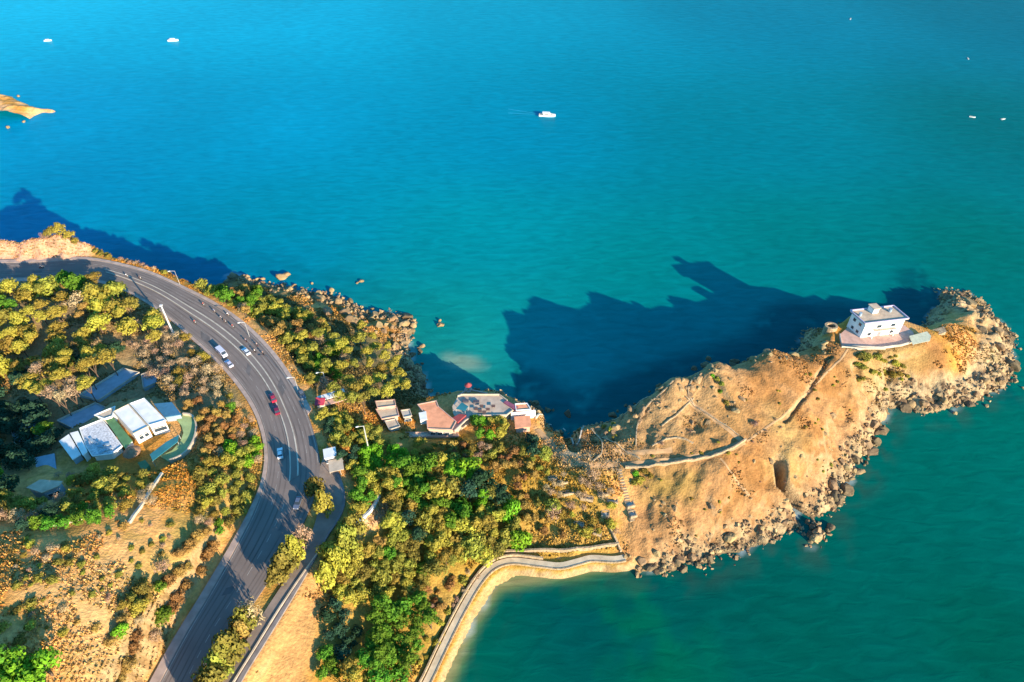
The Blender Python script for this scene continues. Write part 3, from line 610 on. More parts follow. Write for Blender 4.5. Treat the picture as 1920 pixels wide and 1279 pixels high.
cluster('under the pale pillar', 'dry trees under the pale pillar', [(235, 600), (315, 612), (395, 655), (415, 720), (350, 745), (270, 700), (240, 650)], 44, {D_: .68, O_: .12, Y_: .2}, (1.7, 3.0), (3, 4.5), tight=.6)
cluster('in the sunlit valley clump', 'trees of the clump above the shaded yard', [(40, 730), (60, 700), (200, 655), (235, 670), (190, 715), (110, 770), (60, 750)], 20, {Y_: .6, D_: .4}, (2.4, 3.6), (12, 14), tight=.6)
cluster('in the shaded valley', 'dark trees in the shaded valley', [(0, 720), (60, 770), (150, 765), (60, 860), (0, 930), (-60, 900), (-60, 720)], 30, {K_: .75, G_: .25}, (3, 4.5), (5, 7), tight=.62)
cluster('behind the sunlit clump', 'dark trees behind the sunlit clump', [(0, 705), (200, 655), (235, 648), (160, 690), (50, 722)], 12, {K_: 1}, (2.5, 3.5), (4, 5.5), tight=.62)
cluster('below the white villa', 'trees below the white villa', [(95, 890), (130, 876), (205, 864), (290, 885), (300, 935), (240, 950), (120, 960)], 32, {D_: .5, Y_: .28, O_: .22}, (1.4, 2.4), (2, 3), tight=.6)
cluster('between villa and road', 'trees between the villa and the road', [(345, 745), (420, 735), (470, 765), (492, 830), (484, 870), (375, 870), (378, 800)], 38, {O_: .15, Y_: .2, D_: .3, G_: .1, R_: .25}, (1.4, 2.5), (2.4, 3.6), tight=.62)
cluster('in the vivid patch', 'bright trees beside the road', [(424, 832), (488, 824), (486, 862), (450, 880), (428, 862)], 12, {B_: 1}, (1.7, 2.5), (2.6, 3.2), tight=.5)
cluster('on the road bank', 'trees on the bank above the road', [(375, 880), (482, 890), (465, 940), (425, 1000), (395, 1060), (345, 1120), (300, 1200), (255, 1279), (215, 1279), (200, 1180), (255, 1100), (330, 1030), (370, 960)], 80, {O_: .27, Y_: .27, G_: .14, D_: .12, R_: .2}, (1.4, 2.6), (2.2, 3.4), tight=.66)
cluster('at the foot of the bank', 'green trees at the foot of the bank', [(205, 1180), (280, 1150), (290, 1200), (265, 1300), (205, 1300)], 16, {G_: .9, B_: .1}, (2.0, 2.9), (3.2, 4.2), tight=.55)
cluster('at the hill foot', 'large green trees at the hill foot', [(-20, 1240), (85, 1232), (115, 1270), (110, 1320), (-20, 1330)], 10, {G_: .7, B_: .3}, (3.2, 4.2), (7, 8.5), tight=.5)
cluster('behind the hill crest', 'bushes behind the hill crest', [(0, 900), (45, 930), (120, 945), (210, 955), (200, 975), (100, 985), (0, 995), (-60, 960)], 34, {O_: .3, D_: .35, K_: .2, G_: .15}, (1.5, 2.8), (2.2, 3.4), tight=.6)
cluster('on the orange hill', 'low shrubs on the orange hill', [(0, 1000), (350, 960), (350, 1040), (200, 1180), (0, 1210)], 60, {O_: .35, D_: .2, Y_: .15, R_: .3}, (.7, 1.9), shrub=True)
cluster('in the lane strip', 'trees between the road and the lane', None, 24, {Y_: .25, D_: .25, O_: .35, R_: .15}, (3.0, 4.2), (7.5, 9.5), low=True, pts=[(588, 915, 3.2, O_), (606, 945, 3.4, Y_), (566, 1005), (550, 1030), (532, 1055), (516, 1080), (540, 1045, 3.6, O_), (468, 1150), (450, 1180), (432, 1210), (412, 1240), (392, 1272), (372, 1310), (455, 1165, 3.6, O_), (420, 1228, 3.6, O_)])
cluster('behind the roadside kiosk', 'tall trees behind the roadside kiosk', None, 8, {O_: .5, Y_: .5}, (3.2, 4), (8.5, 10.5), low=True, pts=[(650, 1000, 3.4, O_), (628, 1050, 3.6, Y_), (610, 1080, 3.2, Y_), (665, 985, 3.2, O_), (642, 1025, 3.0, O_)])
cluster('near the lane wall', 'trees of the yellow grove near the lane wall', [(612, 1035), (700, 1010), (790, 1000), (800, 1110), (740, 1140), (625, 1120)], 40, {Y_: .55, O_: .25, G_: .08, R_: .12}, (2.0, 3.2), (4, 6), tight=.55)
cluster('above the beach bend', 'trees of the lower south grove', [(690, 1140), (800, 1105), (810, 1180), (750, 1279), (690, 1320), (640, 1320), (660, 1240), (700, 1210)], 42, {G_: .46, O_: .24, Y_: .3}, (1.8, 4.3), (6, 9), tight=.5)
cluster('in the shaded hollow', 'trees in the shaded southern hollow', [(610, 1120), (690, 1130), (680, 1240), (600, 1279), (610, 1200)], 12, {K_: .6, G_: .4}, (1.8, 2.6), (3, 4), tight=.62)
cluster('over the main grove', 'large dark trees of the central grove', None, 4, {K_: 1}, (4, 5), (8, 9.5), pts=[(905, 905, 4.2, K_), (935, 925, 3.6, K_), (880, 925, 3.4, K_), (765, 975, 2.6, K_), (785, 1010, 2.4, K_)])
cluster('of the central grove', 'trees of the central grove', [(740, 870), (860, 862), (960, 960), (990, 1005), (940, 1035), (870, 1055), (800, 1070), (745, 1000), (722, 920)], 86, {G_: .4, Y_: .34, O_: .22, B_: .04}, (1.8, 4.4), (5, 8.5), tight=.48)
cluster('behind the lane end', 'bright trees behind the lane end', [(670, 850), (700, 832), (762, 850), (762, 880), (715, 915), (665, 985), (655, 960)], 22, {B_: .5, Y_: .3, G_: .2}, (1.9, 2.8), (3.5, 5), tight=.55)
cluster('along the promenade wall', 'shrubs along the promenade wall', [(800, 1115), (905, 1040), (940, 1035), (880, 1100), (815, 1225), (770, 1279), (735, 1279)], 44, {Y_: .4, O_: .3, D_: .1, R_: .2}, (1.1, 2.1), shrub=True, tight=.6)
cluster('near the headland neck', 'trees between the grove and the headland', [(960, 870), (1060, 880), (1150, 900), (1165, 1000), (1000, 1005), (965, 950)], 40, {D_: .34, Y_: .2, O_: .22, R_: .24}, (1.2, 2.2), (1.9, 3), tight=.66)
cluster('beside the terraces', 'round dry trees beside the terraces', None, 2, {D_: 1}, (3, 3.4), (4, 5), pts=[(1037, 960, 3.4, D_), (1035, 950, 2.6, O_), (1110, 890, 3.0, D_), (1022, 850, 2.6, O_), (1000, 845, 2.4, K_), (997, 822, 2.6, K_)])
cluster('before the restaurant deck', 'trees before the restaurant deck', None, 8, {G_: .5}, (2, 2.8), (4.4, 5), pts=[(892, 792, 2.4, G_), (905, 790, 2.5, B_), (920, 790, 2.4, Y_), (936, 789, 2.3, Y_), (945, 800, 2.2, Y_), (900, 812, 2.2, G_), (920, 818, 2.2, B_), (938, 815, 2.1, Y_)])
cluster('below the restaurant', 'trees below the restaurant', [(720, 828), (1000, 838), (1000, 872), (780, 885)], 32, {Y_: .24, D_: .34, O_: .18, R_: .24}, (1.2, 2.3), (2.4, 3.6), tight=.62)
cluster('on the seaward slope', 'trees on the slope between road and shore', [(345, 515), (400, 530), (460, 536), (520, 565), (600, 605), (660, 640), (650, 700), (600, 735), (560, 670), (490, 600), (420, 562)], 78, {Y_: .26, O_: .28, G_: .18, D_: .14, R_: .14}, (2.0, 3.3), (3.6, 6), tight=.56)
cluster('above the cove', 'tall trees above the cove', None, 30, {Y_: .6, O_: .4}, (2.0, 2.9), (9, 11), pts=[(675, 640), (690, 665), (715, 700), (735, 690), (655, 720), (600, 630), (630, 640), (665, 690), (710, 715), (680, 755), (725, 740), (640, 750), (760, 730), (615, 665), (680, 620, 2), (700, 640, 2), (728, 655, 2), (745, 680, 2.2), (640, 695), (655, 665), (612, 690), (695, 690), (690, 725), (750, 705, 2.6, Y_), (744, 725, 2.6, Y_), (722, 675), (640, 655), (668, 735), (625, 735), (705, 655), (590, 660), (570, 640), (700, 745), (660, 755)])
cluster('east of the road', 'trees in the shade east of the road', [(595, 765), (660, 780), (720, 820), (700, 850), (650, 900), (625, 850)], 30, {O_: .35, K_: .3, Y_: .35}, (1.6, 2.6), (3.5, 5.5), tight=.6)
cluster('by the headland track', 'shrubs by the headland track', None, 6, {Y_: 1}, (1.5, 2), shrub=True, pts=[(1192, 888, 1.8, B_), (1208, 884, 1.9, Y_), (1200, 900, 2.0, Y_), (1220, 892, 1.6, Y_), (1188, 905, 1.5, O_), (1132, 800, 1.4, Y_), (1145, 806, 1.6, Y_), (1150, 795, 1.2, O_)])
cluster('below the white house', 'shrubs below the white house', [(1600, 658), (1712, 655), (1705, 725), (1665, 735), (1610, 715)], 26, {Y_: .45, O_: .3, G_: .25}, (.9, 2.4), shrub=True, tight=.45)
cluster('on the ridge', 'shrubs on the ridge', None, 5, {O_: 1}, (1, 1.4), shrub=True, pts=[(1345, 712, 1.5, Y_), (1353, 722, 1.4, O_), (1350, 735, 1.3, G_), (1362, 755, 1.4, O_), (1415, 795, 1.9, D_), (1335, 705, 1.1, B_), (1240, 832, 1.6, D_)])
cluster('over the bare headland', 'small shrubs scattered over the headland', [(1130, 810), (1340, 690), (1560, 690), (1640, 760), (1560, 900), (1300, 1010), (1200, 1000), (1180, 900)], 70, {D_: .4, O_: .4, Y_: .2}, (.45, 1.0), shrub=True)

# past 300 of a kind the smallest go into one mass of undergrowth
surplus = []
for kind in ('tree', 'bush', 'shrub'):
    al = sorted([t_[0] for a in PENDING for t_ in a[0] if t_[0].name.split('.')[0] == kind], key=lambda o: -o['_r']); surplus += al[296:]
sset = {o.name for o in surplus}
PENDING = [([t_ for t_ in a[0] if t_[0].name not in sset],) + a[1:] for a in PENDING]
for a in PENDING: label_like(*a)
bpy.context.view_layer.update()
vs_, fs_, mats_, mi_ = [], [], [], []; off_ = 0
for o in surplus:
    src = [c for c in o.children if c.name.startswith(('crown', 'foliage'))] if o.type == 'EMPTY' else [o]
    for c in src:
        me = c.data; co = np.empty(len(me.vertices) * 3, 'f'); me.vertices.foreach_get('co', co); M4 = np.array(c.matrix_world); co = co.reshape(-1, 3) @ M4[:3, :3].T + M4[:3, 3]
        if me.materials[0] not in mats_: mats_.append(me.materials[0])
        vs_.append(co); nq = len(me.polygons); fs_.append(np.arange(nq * 4).reshape(-1, 4) + off_); off_ += nq * 4; mi_ += [mats_.index(me.materials[0])] * nq
    for c in list(o.children): bpy.data.objects.remove(c)
    bpy.data.objects.remove(o)
if vs_:
    me = bpy.data.meshes.new('undergrowth'); me.from_pydata(np.concatenate(vs_).tolist(), [], np.concatenate(fs_).tolist())
    for m_ in mats_: me.materials.append(m_)
    me.polygons.foreach_set('material_index', mi_); o = bpy.data.objects.new('undergrowth', me); C.objects.link(o); prop(o, 'dense mixed undergrowth filling the groves', 'undergrowth', kind='stuff')
for o in C.objects:
    if '_r' in o: del o['_r']

# ground cover: small dry tufts, one mass
NT = 120000; pool = np.argwhere(np.ones(Z.shape, bool)); I = rng.integers(0, Z.shape[0], NT * 6); J = rng.integers(0, Z.shape[1], NT * 6)
okm = (Z[I, J] > 1.6) & (SD[I, J] > 3) & (fbm(X[I, J], Y[I, J], 26, 3, 800) > .44) & (fbm(X[I, J], Y[I, J], 9, 3, 500) > .40 + .24 * np.clip(head[I, J] + tip[I, J], 0, 1)); I, J = I[okm], J[okm]
ok2 = np.ones(len(I), bool)
for P_ in AVOID + [np.array([(p.x, p.y) for p in offs(pathP, 2.4)] + [(p.x, p.y) for p in offs(pathP, -2.4)][::-1])]: ok2 &= sdist(X[I, J], Y[I, J], P_) < -.6
I, J = I[ok2][:NT], J[ok2][:NT]; n = len(I); jit = rng.uniform(-.35, .35, (n, 2))
bx_ = X[I, J] + jit[:, 0]; by_ = Y[I, J] + jit[:, 1]; bz_ = Z[I, J]; vs = []; cs_ = []
basec = COLR[I, J] * rng.uniform(.75, 1.35, (n, 1)) * np.where(head[I, J] + tip[I, J] > .5, 1.1, 1.0)[:, None] * np.where(rng.random((n, 1)) < .35, np.array([.62, .66, .45]), np.array([1.0, .97, .85]))
for k in range(4):
    a = rng.uniform(0, 6.28, n); s = rng.uniform(.18, .5, n); hh = rng.uniform(.15, .55, n) * np.where(head[I, J] + tip[I, J] > .5, .5, 1.0); ca, sa = np.cos(a), np.sin(a)
    off = rng.uniform(-.35, .35, (n, 2)); x0 = bx_ + off[:, 0]; y0 = by_ + off[:, 1]
    tri = np.stack([np.stack([x0 - ca * s, y0 - sa * s, bz_ - .12], -1), np.stack([x0 + ca * s, y0 + sa * s, bz_ - .12], -1), np.stack([x0 + sa * s * .7, y0 - ca * s * .7, bz_ + hh], -1)], 1)
    vs.append(tri.reshape(-1, 3)); cs_.append(np.repeat(basec * rng.uniform(.8, 1.2, (n, 1)), 3, 0))
vs = np.concatenate(vs); cs_ = np.clip(np.concatenate(cs_), 0, 1); nf = len(vs) // 3
me = bpy.data.meshes.new('dry_grass'); me.vertices.add(len(vs)); me.vertices.foreach_set('co', vs.astype('f').ravel()); me.loops.add(len(vs)); me.loops.foreach_set('vertex_index', np.arange(len(vs), dtype='i'))
me.polygons.add(nf); me.polygons.foreach_set('loop_start', (np.arange(nf) * 3).astype('i')); me.polygons.foreach_set('loop_total', np.full(nf, 3, 'i')); me.update(); me.validate()
ca_ = me.color_attributes.new('tint', 'FLOAT_COLOR', 'POINT'); ca_.data.foreach_set('color', np.concatenate([cs_, np.ones((len(cs_), 1))], 1).astype('f').ravel())
me.materials.append(mat('dry_tufts', (1, 1, 1), .95, .15, .5, attr='tint')); gr = bpy.data.objects.new('dry_grass', me); C.objects.link(gr); prop(gr, 'dry yellowish grass tufts covering the slopes', 'grass', kind='stuff')

# ------------------------------------------------------------------ rocks
M_ROCK = mat('rock', (.31, .20, .10), .95, .35, .8, .15, objvar=.12)
M_ROCKD = mat('wet_rock', (.16, .11, .06), .8, .35, .8, .15, objvar=.1)
def rock_mesh(seed, m):
    import bmesh
    bm = bmesh.new(); bmesh.ops.create_icosphere(bm, subdivisions=3, radius=1); r = random.Random(seed)
    planes = [(Vector((r.gauss(0, 1), r.gauss(0, 1), r.gauss(0, .8))).normalized(), r.uniform(.55, .85)) for _ in range(11)]
    for v in bm.verts:
        for nn, d in planes:
            q = v.co.dot(nn)
            if q > d: v.co -= nn * (q - d)
        v.co *= 1 + .1 * (r.random() - .5)
        v.co.x *= 1.15
    me = bpy.data.meshes.new('boulder'); bm.to_mesh(me); bm.free(); me.materials.append(m); return me
RK = [rock_mesh(s, M_ROCK) for s in range(6)]; RKD = [rock_mesh(s, M_ROCKD) for s in range(6)]
def boulder(x, y, z, r, dark=False):
    o = bpy.data.objects.new('boulder', random.choice(RKD if dark else RK)); C.objects.link(o); o.location = (x, y, z); o.scale = (r * random.uniform(.8, 1.3), r * random.uniform(.8, 1.2), r * random.uniform(.6, 1.1))
    o.rotation_euler = (random.uniform(-.4, .4), random.uniform(-.4, .4), random.uniform(0, 6.28)); return o
def rocks(phrase, group, P, n, rr, pts=None, water=False, look='tan', sink=0.0):
    items = []; t_ = 0; todo = list(pts) if pts else None
    while (todo if todo is not None else len(items) < n) and t_ < n * 15 + 20:
        t_ += 1; r = rr[0] + (rr[1] - rr[0]) * random.random() ** 2
        if todo is not None: px, py, r = todo.pop(0)
        else:
            px = random.uniform(min(p[0] for p in P), max(p[0] for p in P)); py = random.uniform(min(p[1] for p in P), max(p[1] for p in P))
            if not inpoly(px, py, P): continue
        g = hit(px, py); g.z = max(g.z, -.2); lk = 'wet brown' if g.z < .4 and not water else ('pale' if r > (rr[0] + rr[1]) * .5 else look)
        items.append((boulder(g.x, g.y, g.z + r * (.1 - sink), r, lk == 'wet brown'), px, py, lk))
        if sink: items[-1][0].name = 'rock_outcrop'
    label_like(items, phrase.replace(' the ', ' ') if sink else phrase, 'rock outcrop' if sink else 'boulder', 'outcrop' if sink else 'boulder', group)
rocks('off the north shore', 'boulders standing off the north shore', None, 12, (1, 3), pts=[(528, 521, 2.6), (536, 517, 1.8), (596, 551, 1.7), (621, 546, 1.5), (678, 528, 1.1), (670, 531, .8), (552, 536, 1.2), (568, 547, 1.3), (825, 602, .9), (826, 610, 1.5), (775, 612, 1.9), (792, 650, 1.2), (585, 532, .8), (492, 524, 1.1)], water=True)
rocks('of the rocky north spit', 'boulders of the rocky north spit', [(600, 560), (640, 555), (690, 575), (765, 595), (775, 625), (740, 640), (700, 625), (650, 600), (610, 585)], 46, (.8, 2.8))
rocks('under the shore trees', 'boulders on the shore under the trees', [(430, 515), (520, 532), (600, 558), (600, 572), (500, 545), (430, 525)], 22, (.6, 1.5))
rocks('at the cove edge', 'boulders at the cove edge', [(730, 640), (790, 650), (800, 700), (770, 690), (740, 670)], 14, (.6, 1.6))
rocks('on the southern shore', 'boulders on the south shore of the headland', [(1170, 1045), (1330, 1020), (1470, 970), (1500, 985), (1400, 1030), (1320, 1062), (1200, 1085), (1185, 1070)], 52, (.5, 1.9))
rocks('by the fissure mouth', 'boulders by the fissure mouth', None, 12, (1, 2), pts=[(1528, 1012, 1.9), (1520, 1004, 1.4), (1530, 1000, 1.5), (1524, 990, 1.2), (1556, 990, 1.4), (1552, 996, .9), (1514, 980, 1.2)])
rocks('on the eastern bank', 'boulders on the eastern bank', [(1540, 920), (1610, 850), (1650, 770), (1665, 780), (1640, 850), (1600, 900), (1560, 960)], 40, (.5, 2.6))
rocks('under the white house point', 'boulders under the house point', [(1670, 750), (1800, 735), (1880, 700), (1900, 715), (1840, 755), (1760, 775), (1680, 772)], 40, (.5, 2.2))
rocks('round the outer tip', 'boulders round the outer tip', [(1780, 545), (1850, 580), (1900, 640), (1910, 700), (1870, 700), (1830, 640), (1800, 590)], 26, (.6, 2.8))
rocks('along the ridge crest', 'rock outcrops along the ridge crest', [(1105, 800), (1200, 742), (1330, 672), (1440, 653), (1560, 642), (1570, 660), (1440, 680), (1340, 700), (1210, 775), (1120, 825)], 60, (.7, 2.2), sink=.35)
rocks('among the ruined terraces', 'rock outcrops among the ruined terraces', [(1190, 780), (1320, 705), (1400, 740), (1380, 800), (1230, 830)], 26, (.5, 1.5), sink=.35)
rocks('on the open south slope', 'rock outcrops on the open south slope', [(1200, 930), (1420, 860), (1600, 740), (1640, 770), (1480, 960), (1220, 1030)], 26, (.5, 1.6), sink=.4)
rocks('in the outer sea', 'boulders in the sea beyond the tip', None, 9, (1, 2), pts=[(1907, 690, .9), (1903, 715, 1.2), (1912, 655, .8), (1918, 728, .7), (1612, 886, 1.5), (1600, 882, 1.2), (1790, 775, .9), (1850, 762, .8), (1555, 1002, .8), (1240, 1072, 1.2), (1195, 1078, 1.0), (1310, 1062, 1.0)], water=True)
rocks('below the restaurant cliff', 'boulders below the restaurant cliff', [(880, 738), (1000, 752), (1090, 775), (1060, 790), (1000, 770), (890, 748)], 20, (.6, 1.5))
rocks('on the islet', 'boulders on the islet', None, 5, (1, 2), pts=[(35, 181, 1.2), (60, 201, 1.0), (90, 208, 1.4), (15, 240, 1.3), (45, 229, 1.1), (0, 190, 1.6)], water=True)
# rubble, one mass of small stones along the rocky shore
rm = MB(); cnt = 0; cub = [(-1, -1, -1), (1, -1, -1), (1, 1, -1), (-1, 1, -1), (-.7, -.6, 1), (.6, -.7, 1), (.7, .6, 1), (-.6, .7, 1)]; cf = [(3, 2, 1, 0), (4, 5, 6, 7), (0, 1, 5, 4), (1, 2, 6, 5), (2, 3, 7, 6), (3, 0, 4, 7)]
cand = np.argwhere((SD > -5) & (SD < 6.5) & (on_beach < .12) & (rough > .18) & (Z > -.9) & (X > -130)); rng.shuffle(cand)
for i, j in cand[:5000]:
    s = .18 + .55 * random.random() ** 3; M_ = Matrix.Rotation(random.uniform(0, 6.28), 3, Vector((random.gauss(0, 1), random.gauss(0, 1), random.gauss(0, 1))).normalized()); o_ = Vector((X[i, j] + random.uniform(-.3, .3), Y[i, j] + random.uniform(-.3, .3), Z[i, j] + s * .3))
    rm.add([o_ + M_ @ (Vector(c) * s * random.uniform(.7, 1.2)) for c in cub], cf)
rub = rm.build('rubble', mat('rubble_stone', (.31, .20, .105), .95, .3, .8, island=.45)); prop(rub, 'small loose stones along the rocky shore', 'rubble', kind='stuff')
# ------------------------------------------------------------------ buildings
def roofset(parent, pts, zt, zb, wall_m, roof_m, name='wall', over=.25, rim=None, rimh=.35, th=.3):
    P = [(p.x, p.y) for p in pp(pts, zt)]
    MB().prism(inset(P, over + .15), zb, zt - th).build(name, wall_m, parent)
    r = MB().prism(P, zt - th, zt).build('roof', roof_m, parent)
    if rim:
        P3 = [Vector((x, y, zt)) for x, y in P]; mb = MB(); n = len(P3)
        for i in range(n):
            a, b_ = P3[i], P3[(i + 1) % n]; d = (b_ - a).normalized() * .12; mb.wall([a - d, b_ + d], .28, .003, rimh + .002 * i)
        mb.build('parapet', rim, r)
    return r
def wins(parent, a, b_, z, ts, wd, ht, m=None, frame=M_WHITE, out=None, name='window', depth=.08):
    """windows on the wall from a to b (xy), centred at fractions ts, sill height z"""
    a = Vector((a[0], a[1], 0)); b_ = Vector((b_[0], b_[1], 0)); d = b_ - a; rz = math.atan2(d.y, d.x); nrm = Vector((d.y, -d.x, 0)).normalized()
    if out is not None and nrm.dot(out) < 0: nrm = -nrm
    for t_ in ts:
        c = a + d * t_ + nrm * .05
        w_ = MB().box(c.x, c.y, z + ht / 2, wd + .24, depth, ht + .24, rz).build(name, frame, parent)
        q = c + nrm * (depth / 2 + .01)
        MB().box(q.x, q.y, z + ht / 2, wd, .04, ht, rz).build('pane' if name == 'window' else 'leaf', m or M_GLASS, w_)
SO = Vector((0, -1, 0)); WE = Vector((-1, 0, 0))
# --- white house on the tip
h = empty('house', at(1650, 635, 16.2)); prop(h, 'two-storey white house with flat tan roof on the headland tip', 'house')
RF = [(1594, 583), (1622, 607.5), (1704, 598), (1675, 574)]; ZR = 24.2; PR = [(p.x, p.y) for p in pp(RF, ZR)]
body = inset(PR, .8); MB().prism(body, 15.9, ZR - .35).build('wall', M_WHITE, h)
rf = MB().prism(PR, ZR - .35, ZR).build('roof', M_TANROOF, h)
mb = MB(); P3 = [Vector((x, y, ZR)) for x, y in PR]
for i in range(4): mb.wall([P3[i], P3[(i + 1) % 4]], .35, .003, .5 + .003 * i)
mb.build('parapet', mat('mauve_trim', (.50, .42, .52), .8, .1, .5), rf)
PH = [(1628, 570), (1640, 580), (1653, 577.5), (1643, 568.5)]; PP_ = [(p.x, p.y) for p in pp(PH, 27.0)]
MB().prism(inset(PP_, .35), ZR + .01, 26.7).build('stair_tower', M_WHITE, h); MB().prism(PP_, 26.7, 27.0).build('roof', M_TANROOF, h)
A1, B1 = body[1], body[2]; A0 = body[0]
wins(h, A1, B1, 20.9, (.38, .74), 1.8, 1.4, out=SO); wins(h, A1, B1, 17.3, (.2, .78), 1.5, 1.3, out=SO); wins(h, A1, B1, 16.4, (.46,), 1.4, 2.3, mat('grey_door', (.3, .27, .27), .7), out=SO, name='door')
wins(h, A0, A1, 20.9, (.3, .7), 1.3, 1.4, out=WE); wins(h, A0, A1, 17.3, (.35, .7), 1.2, 1.3, out=WE)
ba = Vector((*A1, 0)).lerp(Vector((*B1, 0)), .25); bb = Vector((*A1, 0)).lerp(Vector((*B1, 0)), .8); dd = (bb - ba).normalized(); nn = Vector((dd.y, -dd.x, 0)); nn = nn if nn.dot(SO) > 0 else -nn
MB().prism([ba, bb, bb + nn * 1.3, ba + nn * 1.3], 20.2, 20.4).build('balcony', M_CREAM, h)
for q in (ba + nn * 1.2, bb + nn * 1.2): MB().box(q.x, q.y, 18.2, .25, .25, 4.0).build('column', M_WHITE, h)
for x_, y_, r_ in ((1612, 592, .6), (1668, 584, .7)):
    c = at(x_, y_, ZR); tk = MB().tube((c.x, c.y, ZR + .01), (c.x, c.y, ZR + 1.5), r_, r_, 12).build('water_tank', M_BLUEG, h)
mb = MB(); q0 = ba + nn * 1.28; q1 = bb + nn * 1.28
mb.tube((q0.x, q0.y, 21.3), (q1.x, q1.y, 21.3), .05, .05, 6)
for k in range(9): q = q0.lerp(q1, k / 8); mb.tube((q.x, q.y, 20.4), (q.x, q.y, 21.3), .04, .04, 5)
mb.build('railing', M_METAL, h)
T = [(1574, 628), (1578, 650), (1652, 653), (1690, 648), (1718, 640), (1712, 622), (1690, 606), (1600, 604)]
ter = MB().prism(pp(T, 16.4), 15.2, 16.4).build('terrace', M_PINK, h)
mb = MB(); P3 = pp([(1574, 628), (1578, 650), (1652, 653), (1690, 648), (1716, 640)], 16.4); mb.wall(P3, .35, -.6, .75); mb.build('low_wall', M_CONCL, ter)
prop(MB().wall([hit(1577, 652), hit(1620, 655), hit(1660, 655)], .4, -.5, .6).build('retaining_wall', M_CONCL), 'pale retaining wall just below the terrace of the white house', 'wall', kind='thing')
s_ = empty('canopy', at(1722, 638, 15.6)); prop(s_, 'small pale sloping canopy on posts right of the white house', 'canopy')
CP = pp([(1705, 630), (1738, 622), (1746, 630), (1744, 638), (1712, 645)], 17.6); MB().prism(CP, [17.2] * 5, [17.6, 17.75, 17.6, 17.35, 17.3]).build('canopy_sheet', mat('pale_sheet', (.50, .50, .36), .8, .15), s_)
for q in (CP[0], CP[1], CP[3], CP[4]):
    q2 = q.lerp(sum(CP, Vector()) / 5, .15); MB().tube((q2.x, q2.y, 14.6), (q2.x, q2.y, 17.25), .09, .09, 6).build('post', M_METAL, s_)
wl = empty('round_tower', at(1556, 622, 16)); prop(wl, 'low round stone tower ring with dark mouth beside the white house', 'stone tower')
mb = MB(); c = at(1556, 618, 16)
ro = [(c.x + math.cos(a) * 2.6, c.y + math.sin(a) * 2.2, 14) for a in np.linspace(0, 6.283, 17)[:-1]]; ri = [(c.x + math.cos(a) * 1.7, c.y + math.sin(a) * 1.4, 14) for a in np.linspace(0, 6.283, 17)[:-1]]
v = ro + [(x, y, 18.2) for x, y, z in ro] + [(x, y, 18.2) for x, y, z in ri] + [(x, y, 16.2) for x, y, z in ri]
f = []
for i in range(16):
    j = (i + 1) % 16; f += [(i, j, j + 16, i + 16), (i + 16, j + 16, j + 32, i + 32), (i + 32, j + 32, j + 48, i + 48)]
mb.add(v, f).build('stone_ring', M_STONE, wl); MB().add([(x, y, 16.25) for x, y, z in ri], [tuple(range(16))]).build('pit_floor', M_DARK, wl)
prop(MB().prism(pp([(1742, 620), (1770, 612), (1775, 622), (1748, 632)], 15.4), 13.8, 15.4).build('terrace', M_STONE), 'flat stone platform east of the pale canopy', 'platform', kind='thing')
# --- restaurant group
def bld(name, loc, lab, cat='building'): e = empty(name, loc); prop(e, lab, cat); return e
rs = bld('restaurant', at(820, 800, 12.4), 'restaurant with a large orange-red roof above the cove')
roofset(rs, [(783, 759), (818, 752), (822, 763), (855, 791), (847, 806), (802, 804), (799, 778)], 16.8, 11.8, M_CREAM, M_ORANGE, rim=M_PINK, rimh=.25)
q = MB().prism(pp([(785, 774), (799, 771), (801, 786), (788, 788)], 17.3), 15, 17.3).build('rooftop_box', M_WHITE, rs)
W_ = pp([(802, 804), (847, 806)], 16.5); wins(rs, W_[0], W_[1], 13.6, (.2, .5, .8), 1.6, 1.3, out=SO)
rs2 = bld('restaurant_terrace', at(900, 775, 12.4), 'restaurant building with broad grey concrete roof deck above the cliff')
DK = [(858, 744), (866, 741), (936, 741), (951, 752), (962, 770), (950, 779), (888, 780), (872, 790), (852, 809), (846, 804), (858, 788), (850, 776), (848, 762)]
PD = pp(DK, 16.0); MB().prism(pp([(861, 747), (934, 744), (948, 756), (956, 770), (948, 776), (886, 777), (853, 802), (862, 787), (853, 774), (852, 764)], 16.0), 8.5, 15.7).build('wall', M_CREAM, rs2)
dk = MB().prism(PD, 15.7, 16.0).build('roof', M_CONC, rs2)
mb = MB(); mb.wall(pp([(852, 809), (872, 790), (888, 780), (950, 779), (962, 770)], 16), .4, .003, .5); mb.wall(pp([(858, 744), (866, 741), (936, 741), (951, 752)], 16), .3, .003, .6); mb.build('parapet', M_CREAM, dk)
for (x, y) in ((873, 752), (893, 753)): c = at(x, y, 16.5); MB().box(c.x, c.y, 16.4, 2.2, 1.2, .8, .05).build('skylight', mat('dark_panel', (.09, .08, .09), .5), rs2)
c = pp([(855, 766), (866, 754), (878, 762), (872, 770)], 18.0); MB().prism(c, 17.8, 18.0).build('awning', M_TEAL, rs2)
mb = MB()
for q in c: mb.tube((q.x, q.y, 16), (q.x, q.y, 17.8), .08, .08, 6)
mb.build('awning_posts', M_METAL, rs2)
MB().prism(pp([(848, 783), (862, 776), (874, 778), (858, 792)], 16.9), 16.01, 16.9).build('red_roof', M_REDROOF, rs2)
for i, (x, y) in enumerate(((893, 769), (900, 773), (908, 775), (915, 770), (925, 764), (903, 764))):
    e = empty('table', at(x, y, 16.01)); c = e.location; prop(e, f"dark square table, {ordn(i, 6)} on the grey restaurant roof deck", 'table', 'tables on the grey roof deck')
    MB().box(0, 0, .75, 1.3, 1.3, .08).build('table_top', mat('brown_table', (.16, .09, .07), .8), e); MB().box(0, 0, .36, .15, .15, .7).build('leg', M_METAL, e)
